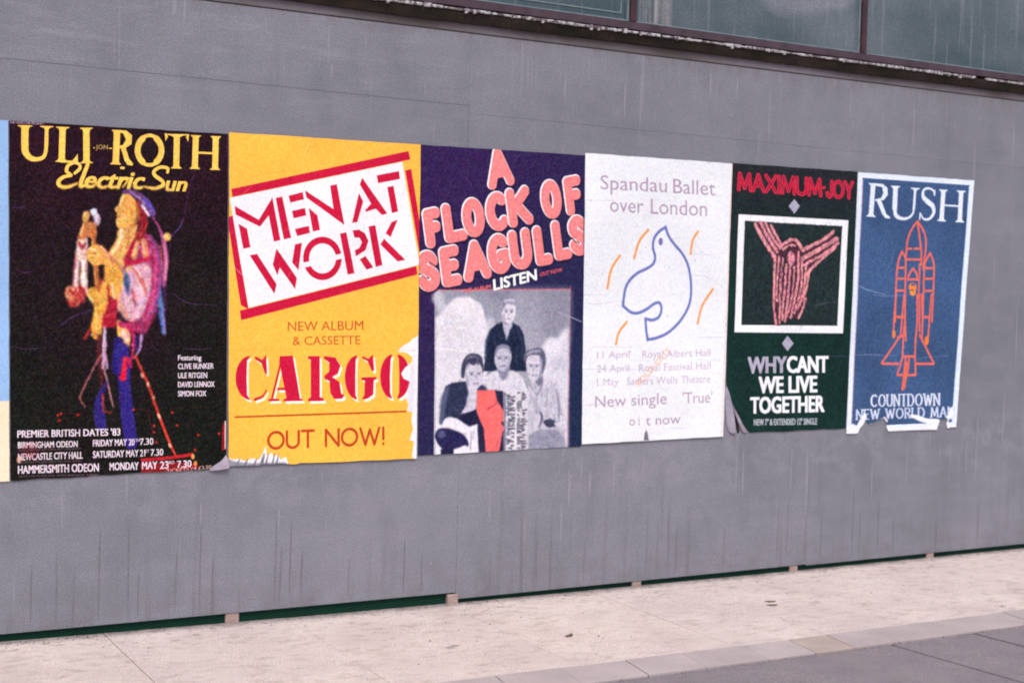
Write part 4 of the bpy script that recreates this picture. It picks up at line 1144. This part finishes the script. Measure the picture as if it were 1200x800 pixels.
M_ROAD = mat_road()
M_DIRT = mat_plain('joint_dirt', (84, 72, 68), (108, 94, 88), 20, .95, .1)
M_JOINT = mat_plain('dark_joint', (58, 48, 48), (78, 66, 64), 20, .95, .1)
M_GAP_SHADE = mat_plain('dark_green_gap_shade', (4, 52, 40), (6, 44, 34), 4, .8, .15)  # shade under the panels, put into a dark green colour
M_BLOCK = mat_plain('bare_timber_block', (168, 146, 140), (150, 128, 124), 12, .85, .12, vec=(1, 1, 3))
M_FRAME = mat_plain('plum_brown_window_paint', (84, 68, 80), (66, 52, 60), 9, .6, .15)
M_MULL = mat_plain('oxide_mullion_paint', (78, 52, 60), (60, 42, 50), 12, .6, .12)
M_SILL = mat_plain('rotten_sill_wood', (34, 32, 26), (54, 44, 38), 16, .9, .15, vec=(.4, 1, 1))
M_FASC = mat_plain('dirty_fascia', (128, 120, 130), (88, 78, 78), 3, .8, .15, vec=(.6, 1, 2))
M_DARK = mat_plain('recess_shade', (24, 34, 32), (34, 28, 30), 8, .9, .1)  # dark colour painted as shade, for the rail recess and the paper fold
M_PUTTY = mat_plain('pale_putty', (130, 146, 152), (108, 124, 132), 14, .8, .1)
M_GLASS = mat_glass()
M_LIP = mat_lip()
M_BRICK = mat_plain('render_above_windows', (128, 124, 134), (142, 138, 148), 3, .85, .12)
M_BACK = mat_plain('paper_back', (168, 156, 172), (140, 128, 146), 20, .85, .08)
M_BACK2 = mat_plain('grey_paper_back', (140, 136, 152), (166, 160, 176), 20, .85, .08)
M_RUN = mat_plain('pale_paint_run', (134, 131, 143), (148, 144, 155), 30, .7, .15, vec=(1, 1, .2))
M_STAIN = mat_plain('brown_rain_stain', (122, 117, 128), (106, 100, 108), 30, .8, .15, vec=(1, 1, .2))
M_LEAF = mat_plain('dead_leaf', (104, 92, 80), (84, 76, 68), 30, .9, .1)


def mat_print(img):
    n = NT('printed_paper_' + img.name, .6, .12)
    t = n.t.nodes.new('ShaderNodeTexImage'); t.image = img; t.interpolation = 'Linear'; t.extension = 'EXTEND'
    uv = n.t.nodes.new('ShaderNodeTexCoord')
    n.link(uv.outputs['UV'], t.inputs['Vector'])
    n.bump(n.math('ADD', n.noise(14, 4, (1, 1, 1)), n.ramp(n.noise(3.2, 6, (1, 1, 1), .62, off=(4, 4, 4)), .49, .51, 0, .7)), .28, .004)
    return n.out(t.outputs['Color'])


# ------------------------------------------------------------- mesh helpers
def obj(name, verts, faces, mat, parent=None, smooth=False):
    me = bpy.data.meshes.new(name)
    me.from_pydata([tuple(v) for v in verts], [], faces); me.update()
    me.materials.append(mat)
    if smooth:
        for p in me.polygons:
            p.use_smooth = True
    o = bpy.data.objects.new(name, me); COL.objects.link(o)
    if parent:
        o.parent = parent
    return o


def bx(x0, x1, y0, y1, z0, z1, ch=0., zf=None):
    """box with an optional chamfer; zf(x) is added to z so that courses can follow a slope"""
    bm = bmesh.new()
    bmesh.ops.create_cube(bm, size=1)
    for v in bm.verts:
        v.co = Vector((x0 + (v.co.x + .5) * (x1 - x0), y0 + (v.co.y + .5) * (y1 - y0), z0 + (v.co.z + .5) * (z1 - z0)))
    if zf and x1 - x0 > 1.2:
        n_ = int((x1 - x0) / .6)
        for i in range(1, n_):
            bmesh.ops.bisect_plane(bm, geom=list(bm.verts) + list(bm.edges) + list(bm.faces), plane_co=(x0 + (x1 - x0) * i / n_, 0, 0), plane_no=(1, 0, 0))
    elif ch:
        bmesh.ops.bevel(bm, geom=list(bm.edges), offset=ch, segments=1, affect='EDGES')
    if zf:
        for v in bm.verts:
            v.co.z += zf(v.co.x)
    vs = [tuple(v.co) for v in bm.verts]; fs = [[v.index for v in f.verts] for f in bm.faces]
    bm.free()
    return vs, fs


def box_obj(name, dims, mat, parent=None, ch=0., zf=None):
    v, f = bx(*dims, ch=ch, zf=zf)
    return obj(name, v, f, mat, parent)


def joined(name, parts, mat, parent=None):
    V, F_ = [], []
    for v, f in parts:
        k = len(V); V += v; F_ += [[i + k for i in q] for q in f]
    return obj(name, V, F_, mat, parent)


def thing(name, label, cat, loc, group=None):
    o = bpy.data.objects.new(name, None); COL.objects.link(o)
    o.location = loc; o['label'] = label; o['category'] = cat; o.empty_display_size = .2
    if group:
        o['group'] = group
    return o


def adopt(root):
    """children were written in world coordinates: keep them where they are"""
    for c in root.children:
        c.matrix_parent_inverse = Matrix.Translation(root.location).inverted()


def zg(x):                                       # the pavement falls gently to the right and levels out
    return -.012 - .052 * (1 - math.exp(-x / 2.6)) if x > 0 else -.012 - .02 * x * math.exp(x / 3)


zw = lambda x: .0066 * (x - 1.8)                 # the window line rises against it

# ------------------------------------------------------------- setting
g = obj('ground', [(-300, -300, -.25), (300, -300, -.25), (300, 300, -.25), (-300, 300, -.25)], [(0, 1, 2, 3)], M_ROAD); g['kind'] = 'structure'

XL, XR = -5.45, 13.0
pave = obj('pavement', *bx(XL, XR, -1.395, .6, -.22, -.0045, zf=zg), M_DIRT); pave['kind'] = 'structure'
rows = [(.017, -1.083), (-1.086, -1.393)]
for (ya, yb) in rows:
    x = .454 - .9 * 7
    i = 0
    while x < XR:
        dz = random.uniform(-.0006, .0008)
        v, f = bx(x + .0012, x + .8988, yb, ya, -.05, dz, ch=.0012, zf=zg)
        sk = .141                                        # the cross joints run a little askew
        v = [(a - sk * min(0, b) * -1, b, c) for a, b, c in v]
        obj('paving_slab', v, f, M_PAVE, pave)
        x += .9; i += 1

kerb = obj('kerb', *bx(XL, XR, -1.665, -1.400, -.22, -.012, zf=zg), M_JOINT); kerb['kind'] = 'structure'
cuts = [3.00, 3.29, 3.54, 3.84, 4.25, 4.56, 4.83]
x = 3.0
while x > XL:
    x -= random.uniform(.28, .42); cuts.insert(0, x)
x = 4.83
while x < XR:
    x += random.uniform(.28, .42); cuts.append(x)
for i, (a, b) in enumerate(zip(cuts, cuts[1:])):
    mt = M_KERB[1] if abs(a - 3.29) < .01 else M_KERB[random.choice((0, 0, 2))]
    v, f = bx(a + .0014, b - .0014, -1.662 + random.uniform(-.003, .003), -1.397, -.2, random.uniform(-.001, .002), ch=.0018, zf=zg)
    v = [(p - .3 * (-1.4 - q), q, r) for p, q, r in v]
    obj('kerb_stone', v, f, mt, kerb)

road = obj('roadway', *bx(XL, XR, -9, -1.666, -.24, -.045, zf=zg), M_JOINT); road['kind'] = 'structure'
xs = [-5.2, -2.3, -1.7, .72, 1.3, 3.70, 4.285, 6.7, 7.3, 9.7, 10.3, 12.9]
for a, b in zip(xs, xs[1:]):
    for ya, yb in ((-1.672, -4.2), (-4.21, -6.6), (-6.61, -8.99)):
        v, f = bx(a + .0095, b - .0095, yb, ya, -.1, -.009 + random.uniform(-.001, .001), ch=.003, zf=zg)
        v = [(p + .055 * (q + 1.66), q, r) for p, q, r in v]
        obj('concrete_slab', v, f, M_ROAD, road)

# ------------------------------------------------------------- the hoarding
H = thing('hoarding', 'long grey painted board hoarding carrying the row of music posters', 'hoarding', (3, 0, -.04))
sheets = [(-5.1, -2.6006, .018, 2.486), (-2.5996, -.1406, .018, 2.486), (-.1396, 2.3045, .017, 2.4868), (2.3055, 4.7695, -.020, 2.4490), (4.7705, 7.208, -.027, 2.4496), (7.212, 9.66, -.03, 2.446), (9.664, 12.1, -.04, 2.446)]
for i, (a, b, z0, z1) in enumerate(sheets):
    zs_ = (lambda x, a=a: -.006 * (x - a)) if i == 2 else None
    v, f = bx(a, b, random.uniform(-.0006, .0004), .018, z0, z1, ch=.0004)
    if i == 2:
        v = [(p, q, r - .009 * (p - a) / 2.44 + .006 if r < 1 else r) for p, q, r in v]
    obj('panel', v, f, M_WALL, H)
for i, (a, b, z0) in enumerate([(-5.1, -2.702, 2.488), (-2.698, 2.3049, 2.488), (2.3051, 7.198, 2.4500), (7.202, 12.1, 2.449)]):
    v, f = bx(a, b, -.0005, .018, z0, 2.8465)
    v = [(p, q, r + zw(p) if r > 2.6 else r) for p, q, r in v]
    obj('upper_panel', v, f, M_WALL, H)
box_obj('rear_board', (-5.1, 12.1, .0225, .05, .05, 2.80), M_JOINT, H)
box_obj('gap_shade_strip', (-5.1, 12.1, .0190, .0220, -.2, .045), M_GAP_SHADE, H)  # added strip, coloured as the shade seen in the gap under the panels
for x, z1 in ((-2.52, .02), (-1.32, .02), (-.13, .02), (1.075, .02), (2.288, .006), (3.49, -.0205), (4.675, -.0205), (5.858, -.0275), (7.05, -.0275), (8.25, -.0305), (9.44, -.0305), (10.6, -.04)):
    w_ = .034 if x < 1.5 else .031
    v, f = bx(x - w_, x + w_, .003 if x != 2.288 else -.006, .0185, zg(x) - .02, z1 + (.02 if x < 2 else 0) if x == 2.288 else z1, ch=.003)
    obj('foot_block', v, f, M_BLOCK, H)

# paint runs and rain stains standing on the paint (one part each: nobody could count them)
def run_strip(x, z, ln, w, y=-.0016):
    n_ = 5; V = []; x_ = x
    for k in range(n_ + 1):
        t = k / n_
        ww = w * (.35 + .65 * math.sin(math.pi * min(1, t * 1.1)) ** .5) * (1 if k < n_ else .3) if 0 < k else w * .2
        V += [(x_ - ww / 2, y, z - ln * t), (x_ + ww / 2, y, z - ln * t)]
        x_ += random.uniform(-.002, .002)
    return V, [(2 * k, 2 * k + 2, 2 * k + 3, 2 * k + 1) for k in range(n_)]


pale = []
for x, z, l, w in ((.77, 2.93, .22, .012), (.72, 2.84, .09, .02), (1.50, 2.82, .2, .01), (1.52, 2.62, .07, .016), (2.62, 2.85, .3, .010), (3.05, 2.80, .12, .012), (3.3, 2.7, .2, .012), (3.9, 2.83, .16, .012),
                   (4.1, 2.8, .14, .01), (5.55, 2.78, .30, .014), (5.28, 2.7, .25, .012), (6.12, 2.6, .4, .012), (5.0, 2.82, .18, .012), (6.5, 2.7, .2, .012), (2.9, 2.72, .16, .012), (4.35, 2.75, .3, .012),
                   (3.0, .62, .2, .016), (3.14, .6, .14, .014), (3.08, .66, .1, .010), (3.3, .68, .22, .012), (3.5, .7, .16, .010), (4.24, .7, .3, .012), (4.75, .68, .42, .016), (4.62, .68, .26, .010), (6.25, .9, .5, .014), (6.5, 1.0, .4, .014),
                   (6.6, 1.6, .5, .012), (6.35, 1.9, .35, .010), (6.15, .75, .3, .010), (5.6, .72, .34, .010), (.9, .55, .12, .01), (1.3, .5, .1, .01), (2.5, .56, .2, .012), (5.3, .6, .3, .010)):
    pale.append(run_strip(x, z, l, w * .95))
for _ in range(46):
    x = random.uniform(.2, 7); pale.append(run_strip(x, random.uniform(2.55, 2.84) if random.random() < .7 else random.uniform(.4, .7), random.uniform(.03, .16), random.uniform(.003, .006)))
o = joined('paint_run', pale, M_RUN, H); o['kind'] = 'stuff'
dark = []
for x, l in ((.12, .3), (.22, .34), (.33, .24), (.43, .42), (.56, .46), (.60, .22), (.78, .3), (.9, .42), (.98, .26), (1.28, .4), (1.31, .3), (1.38, .42), (1.42, .26), (1.7, .2), (2.0, .28), (2.08, .2), (2.5, .24), (2.8, .3), (3.1, .26),
             (3.55, .4), (3.62, .34), (3.7, .42), (3.76, .3), (4.1, .26), (4.55, .34), (4.62, .4), (4.9, .3), (5.15, .42), (5.2, .3), (5.38, .36), (5.5, .24), (5.9, .2), (6.3, .3)):
    z0 = .03 if x < 2.3 else -.02
    dark.append(run_strip(x + random.uniform(-.02, .02), z0 + l, l - .012, random.uniform(.004, .007), -.0014))
o = joined('rain_stain', dark, M_STAIN, H); o['kind'] = 'stuff'
adopt(H)

# ------------------------------------------------------------- window band above
Wd = thing('window_band', 'dusty strip of windows with rotting sill along the top of the hoarding', 'windows', (3, .03, 2.85))
X0, X1 = -5.1, 12.1
box_obj('fascia', (X0, X1, .004, .04, 2.851, 2.896), M_FASC, Wd, .001, zw)
box_obj('seal_strip', (X0, X1, -.003, .02, 2.8475, 2.8515), M_SILL, Wd, 0, zw)
# sill with a chewed lower edge
V, F_ = [], []
n_ = 900
for k in range(n_ + 1):
    x = X0 + (X1 - X0) * k / n_
    zb = 2.895 + random.uniform(-.0015, .0015) + .003 * math.sin(x * 2.3)
    for (y, z) in ((-.014, zb), (-.026, 2.930 + random.uniform(-.002, .002)), (-.030, 2.952), (.03, 2.958), (.03, zb)):
        V.append((x, y + random.uniform(-.0015, .0015), z + zw(x)))
for k in range(n_):
    a = 5 * k
    for j in range(5):
        F_.append((a + j, a + 5 + j, a + 5 + (j + 1) % 5, a + (j + 1) % 5))
obj('sill', V, F_, M_SILL, Wd)
# flaking pale lip: a broken bead of old paint and mortar crumbs
parts_ = []
x = X0
while x < X1:
    w_ = random.uniform(.02, .14)
    h_ = random.uniform(.003, .013) + (.008 if random.random() < .12 else 0)
    if random.random() < .97:
        v, f = bx(x, x + w_, -.036 - random.uniform(0, .006), -.012, 2.951 - h_ * .4, 2.956 + h_ * .5, ch=.0018, zf=zw)
        parts_.append((v, f))
    if random.random() < .35:
        s_ = random.uniform(.006, .016); xx = x + random.uniform(0, w_)
        parts_.append(bx(xx, xx + s_, -.044, -.02, 2.955 - s_ * 1.3, 2.958 + s_ * .3, ch=.002, zf=zw))
    x += w_ * random.uniform(.9, 1.15)
o = joined('flaking_lip', parts_, M_LIP, Wd); o['kind'] = 'stuff'
box_obj('shadow_gap', (X0, X1, .036, .06, 2.955, 2.985), M_DARK, Wd, 0, zw)  # dark filler painted as the shade between sill and rail
fr = box_obj('bottom_rail', (X0, X1, .006, .05, 2.977, 3.018), M_FRAME, Wd, .002, zw)
mull = [-3.70, -1.94, -.18, 1.58, 3.345, 5.105, 6.865, 8.625, 10.385]
for x in mull:
    box_obj('mullion', (x - .02, x + .02, .002, .05, 3.0185, 4.20), M_MULL, Wd, .002, zw)
box_obj('top_rail', (X0, X1, .006, .05, 4.2005, 4.26), M_FRAME, Wd, .002, zw)
edges_ = [X0] + mull + [X1]
for i, (a, b) in enumerate(zip(edges_, edges_[1:])):
    a += .021; b -= .021
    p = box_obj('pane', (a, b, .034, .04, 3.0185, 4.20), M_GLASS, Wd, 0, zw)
    bead = [bx(a, b, .022, .0335, 3.019, 3.0265, zf=zw), bx(a, a + .008, .022, .0335, 3.027, 4.19, zf=zw), bx(b - .008, b, .022, .0335, 3.027, 4.19, zf=zw)]
    if abs(mull[4] - .021 - b) < .01:
        bead += [bx(a + .05, b - .045, .030, .0335, 3.058, 3.064, zf=zw), bx(b - .051, b - .045, .030, .0335, 3.0645, 4.1, zf=zw)]
    q = joined('putty_bead', bead, M_PUTTY, p)
box_obj('wall_above', (X0, X1, .012, .3, 4.262, 5.6), M_BRICK, Wd, 0, zw)
adopt(Wd)

# ------------------------------------------------------------- posters
CORN = {   # world corners (x, z): top left, top right, bottom right, bottom left
    'uli': [(-.013, 2.226), (.993, 2.245), (1.028, .701), (.021, .686)],
    'men': [(.998, 2.253), (2.022, 2.271), (2.049, .713), (1.031, .711)],
    'flock': [(2.021, 2.271), (3.041, 2.287), (3.071, .738), (2.058, .724)],
    'dove': [(3.039, 2.299), (4.074, 2.312), (4.072, .763), (3.072, .750)],
    'joy': [(4.068, 2.315), (5.079, 2.329), (5.057, .785), (4.091, .772)],
    'rush': [(5.083, 2.326), (6.123, 2.339), (6.038, .768), (5.061, .761)],
    'edge': [(-1.035, 2.206), (-.018, 2.2255), (.016, .684), (-1.0, .668)],
}


def on_sheet(key, u, v):
    tl, tr, br, bl = CORN[key]
    x = (tl[0] * (1 - u) + tr[0] * u) * (1 - v) + (bl[0] * (1 - u) + br[0] * u) * v
    z = (tl[1] * (1 - u) + tr[1] * u) * (1 - v) + (bl[1] * (1 - u) + br[1] * u) * v
    return x, z


def jag(a, b, n, amp, rr):
    """ragged line from a to b, ends kept"""
    out = [a]
    for i in range(1, n):
        t = i / n
        out.append((a[0] + (b[0] - a[0]) * t + rr.uniform(-amp, amp), a[1] + (b[1] - a[1]) * t + rr.uniform(-amp, amp)))
    return out


def poster(key, label, y, tears=None, seed=1):
    """tears: {'bottom': [(u, v) ...] from right to left, 'right': [...] from top to bottom}"""
    rr = random.Random(seed)
    tears = tears or {}
    tl, tr, br, bl = (0, 0), (1, 0), (1, 1), (0, 1)
    R_ = tears.get('right'); B_ = tears.get('bottom')
    ring = jag(tl, R_[0] if R_ else tr, 18, .0009, rr)
    if R_:
        for a, b in zip(R_, R_[1:]):
            ring += jag(a, b, 3, .0025, rr)
        last = R_[-1]
    else:
        last = B_[0] if B_ else br
        ring += jag(tr, last, 26, .0009, rr)
    if B_:
        if R_:
            ring += jag(last, B_[0], 2, .001, rr)
        for a, b in zip(B_, B_[1:]):
            ring += jag(a, b, 3, .0022, rr)
        last = B_[-1]
    else:
        ring += jag(last, bl, 18, .0009, rr)
        last = bl
    ring += jag(last, tl, 26, .0009, rr)
    pts = [Vector(p) for p in ring]; nr = len(pts)
    nx, ny = 34, 50
    for j in range(1, ny):
        for i in range(1, nx):
            pts.append(Vector(((i + rr.uniform(-.3, .3)) / nx, (j + rr.uniform(-.3, .3)) / ny)))
    vv, ee, ff, _, _, _ = delaunay_2d_cdt(pts, [], [list(range(nr))], 1, 1e-6)
    w1 = np.random.default_rng(seed).random(12)
    V, F_ = [], [list(f) for f in ff]
    for p in vv:
        u, v = p
        x, z = on_sheet(key, u, v)
        # paste bubbles and soft ripples
        r_ = .0009 * math.sin(9 * u + 6.3 * w1[0] + 3 * math.sin(5 * v + w1[1] * 6)) + .0006 * math.sin(17 * v + 8 * u * w1[2] + w1[3] * 6) + .0004 * math.sin(41 * u + 13 * v + w1[4] * 6)
        V.append((x, y - .0017 + r_, z))
    # thickness: turn the rim back to the board
    cnt = {}
    for f in F_:
        for a, b in zip(f, f[1:] + f[:1]):
            cnt[(a, b)] = 1
    rim = [(a, b) for a, b in cnt if (b, a) not in cnt]
    mp = {}
    UVS = [tuple(p) for p in vv]
    for a, b in rim:                                # the rim has vertices of its own, so its shading stays crisp
        for i in (a, b):
            if i not in mp:
                mp[i] = len(V)
                V.append(V[i]); UVS.append(UVS[i])
                V.append((V[i][0], min(V[i][1] + .0022, -.0009), V[i][2])); UVS.append(UVS[i])
    for a, b in rim:
        F_.append([mp[b], mp[a], mp[a] + 1, mp[b] + 1])
    art = globals()['art_' + key]()
    mat = mat_print(art.finish(key))
    # faces seen from -y
    f0 = F_[0]
    n_ = (Vector(V[f0[1]]) - Vector(V[f0[0]])).cross(Vector(V[f0[2]]) - Vector(V[f0[0]]))
    if n_.y > 0:
        F_ = [f[::-1] for f in F_]
    o = obj('poster', V, F_, mat)
    uvl = o.data.uv_layers.new(name='UVMap')
    for lp in o.data.loops:
        u, v = UVS[lp.vertex_index]
        uvl.data[lp.index].uv = (u, 1 - v)
    for i, p in enumerate(o.data.polygons):
        p.use_smooth = len(p.vertices) == 3
    o['label'] = label; o['category'] = 'poster'; o['group'] = 'music posters pasted in a row on the hoarding'
    return o, art


def flap(name, art, key, frame, rows_, mat, parent, y0):
    """curled piece of paper: rows of (zoomed point, lift) pairs"""
    art.F(*frame); V, F_ = [], []
    n = len(rows_[0])
    for row in rows_:
        for (p, lift) in row:
            u, v = art.uv([p])[0]
            x, z = on_sheet(key, u, v); V.append((x, y0 - lift, z))
    for j in range(len(rows_) - 1):
        for i in range(n - 1):
            a = j * n + i
            F_.append((a, a + 1, a + n + 1, a + n))
    o = obj(name, V, F_, mat, parent, True)
    s = o.modifiers.new('thickness', 'SOLIDIFY'); s.thickness = .0006
    s = o.modifiers.new('smooth', 'SUBSURF'); s.levels = 2; s.render_levels = 2
    return o


def uvs(key, frame, pts):
    a = Art(QUAD[key], (0, 0, 0)); a.F(*frame)
    return [tuple(p) for p in a.uv(pts)]


FB = (3.478, 0, 340); FD = (3.808, 255, 350); FJ = (4.706, 845, 350); FL = (4.703, 985, 350)
poster('edge', 'blank blue and cream poster cut off at the left, beside the dark guitarist poster', -.0035, seed=11)

o, a = poster('uli', 'black poster with yellow ULI ROTH lettering and a guitarist in bright clothes', -.0035,
              {'bottom': uvs('uli', FB, [(921, 664), (905, 690), (880, 708), (850, 728), (800, 731), (700, 736), (560, 742), (400, 752), (330, 758), (200, 765), (120, 769), (42, 774)])}, 12)
flap('curled_corner', a, 'uli', FB, [[((921, 662), .001), ((903, 690), .004), ((878, 706), .006), ((846, 729), .001)],
                                     [((926, 690), .010), ((912, 706), .014), ((890, 718), .012), ((852, 733), .004)],
                                     [((932, 722), .016), ((918, 726), .018), ((895, 729), .014), ((856, 736), .005)]], M_BACK, o, -.0045)

poster('men', 'orange poster with a tilted white MEN AT WORK panel and red CARGO lettering', -.0065,
       {'bottom': uvs('men', FD, [(884, 711), (862, 712), (700, 719), (500, 728), (400, 731), (312, 736), (280, 733), (225, 736), (150, 742), (60, 746), (46, 745)])}, 13)

poster('flock', 'navy poster with tilted pink A FLOCK OF SEAGULLS lettering above a grey band photograph', -.0040, seed=14)

poster('dove', 'white poster with a blue line-drawn bird and orange dashes around it', -.0085, seed=15)

o, a = poster('joy', 'dark green poster with red MAXIMUM JOY title and a framed pink figure', -.0045, seed=16,
              tears={'bottom': uvs('joy', FJ, [(684, 712), (500, 722), (300, 731), (160, 737), (140, 722), (105, 690), (85, 650), (60, 600), (42, 545), (26, 470)])})
flap('torn_strip', a, 'joy', FJ, [[((18, 480), .001), ((30, 490), .003), ((40, 520), .006)],
                                  [((20, 600), .002), ((42, 600), .008), ((60, 610), .012)],
                                  [((24, 690), .002), ((48, 690), .012), ((68, 690), .016)],
                                  [((40, 742), .002), ((62, 744), .012), ((76, 742), .014)]], M_BACK2, o, -.0015)
flap('curled_corner', a, 'joy', FJ, [[((50, 560), .004), ((60, 600), .008)],
                                     [((72, 650), .010), ((92, 655), .014)],
                                     [((95, 700), .010), ((118, 705), .010)],
                                     [((112, 742), .004), ((155, 740), .002)]], M_BACK, o, -.0025)
flap('fold_shade', a, 'joy', FJ, [[((66, 640), .004), ((74, 640), .008)],
                                   [((78, 690), .004), ((90, 700), .010)],
                                   [((84, 742), .004), ((100, 744), .006)]], M_DARK, o, -.0012)  # dark sliver standing for the shaded slot inside the fold

poster('rush', 'blue poster with white RUSH title and orange rocket drawing, torn along its foot', -.0050, seed=17,
       tears={'bottom': uvs('rush', FL, [(632, 706), (585, 712), (578, 690), (588, 664), (566, 660), (542, 668), (524, 720), (400, 722), (262, 728), (250, 712), (252, 684), (236, 660), (190, 672), (160, 694), (132, 668), (122, 690), (100, 716), (92, 738), (28, 741)])})

# ------------------------------------------------------------- litter on the paving
for (x, y, r_, lab) in ((2.38, -.885, 30, 'dry brown leaf lying on the pale paving below the white poster'),
                        (3.87, -.655, -20, 'upper small dark scrap of a pair lying on the paving'),
                        (3.81, -.735, -14, 'lower small dark scrap of a pair lying on the paving')):
    pts = []
    for k in range(10):
        t = k / 10 * 2 * math.pi
        pts.append((.034 * math.cos(t), .013 * math.sin(t) * (1 + .3 * math.sin(3 * t)), .004 + .003 * math.cos(2 * t)))
    V = [(0, 0, .009)] + pts + [(p[0] * .96, p[1] * .96, p[2] - .0015) for p in pts]
    F_ = [(0, i + 1, (i + 1) % 10 + 1) for i in range(10)] + [(i + 1, i + 11, (i + 1) % 10 + 11, (i + 1) % 10 + 1) for i in range(10)]
    o = obj('leaf' if 'leaf' in lab else 'paper_scrap', V, F_, M_LEAF)
    o.location = (x, y, zg(x) - .001); o.rotation_euler = (0, 0, math.radians(r_))
    o['label'] = lab; o['category'] = 'leaf' if 'leaf' in lab else 'litter'

# grit and crumbs swept against the foot of the hoarding and along the kerb: nobody could count them
rg = random.Random(9)
V, F_ = [], []
for _ in range(1500):
    if rg.random() < .72:
        x = rg.uniform(-1.2, 9); y = -abs(rg.gauss(0, .045)) - .004
    elif rg.random() < .5:
        x = rg.uniform(-1.2, 9); y = rg.uniform(-1.3, -.05)
    else:
        x = rg.uniform(1, 9); y = -1.669 + rg.gauss(0, .006)
    s_ = rg.uniform(.0012, .0042) * (1.3 if rg.random() < .1 else 1)
    z = zg(x) + (.0006 if y > -1.6 else -.008)
    k = len(V)
    a_ = rg.uniform(0, 6.28)
    for j in range(4):
        t = a_ + j * 1.57 + rg.uniform(-.4, .4); V.append((x + s_ * 1.3 * math.cos(t), min(y + s_ * math.sin(t), -.001), z - .001))
    V.append((x + rg.uniform(-.4, .4) * s_, min(y, -.002), z + s_ * .9))
    F_ += [(k, k + 1, k + 4), (k + 1, k + 2, k + 4), (k + 2, k + 3, k + 4), (k + 3, k, k + 4)]
o = obj('grit', V, F_, M_DIRT); o['kind'] = 'stuff'
o['label'] = 'grit and crumbs scattered along the foot of the hoarding'; o['category'] = 'grit'
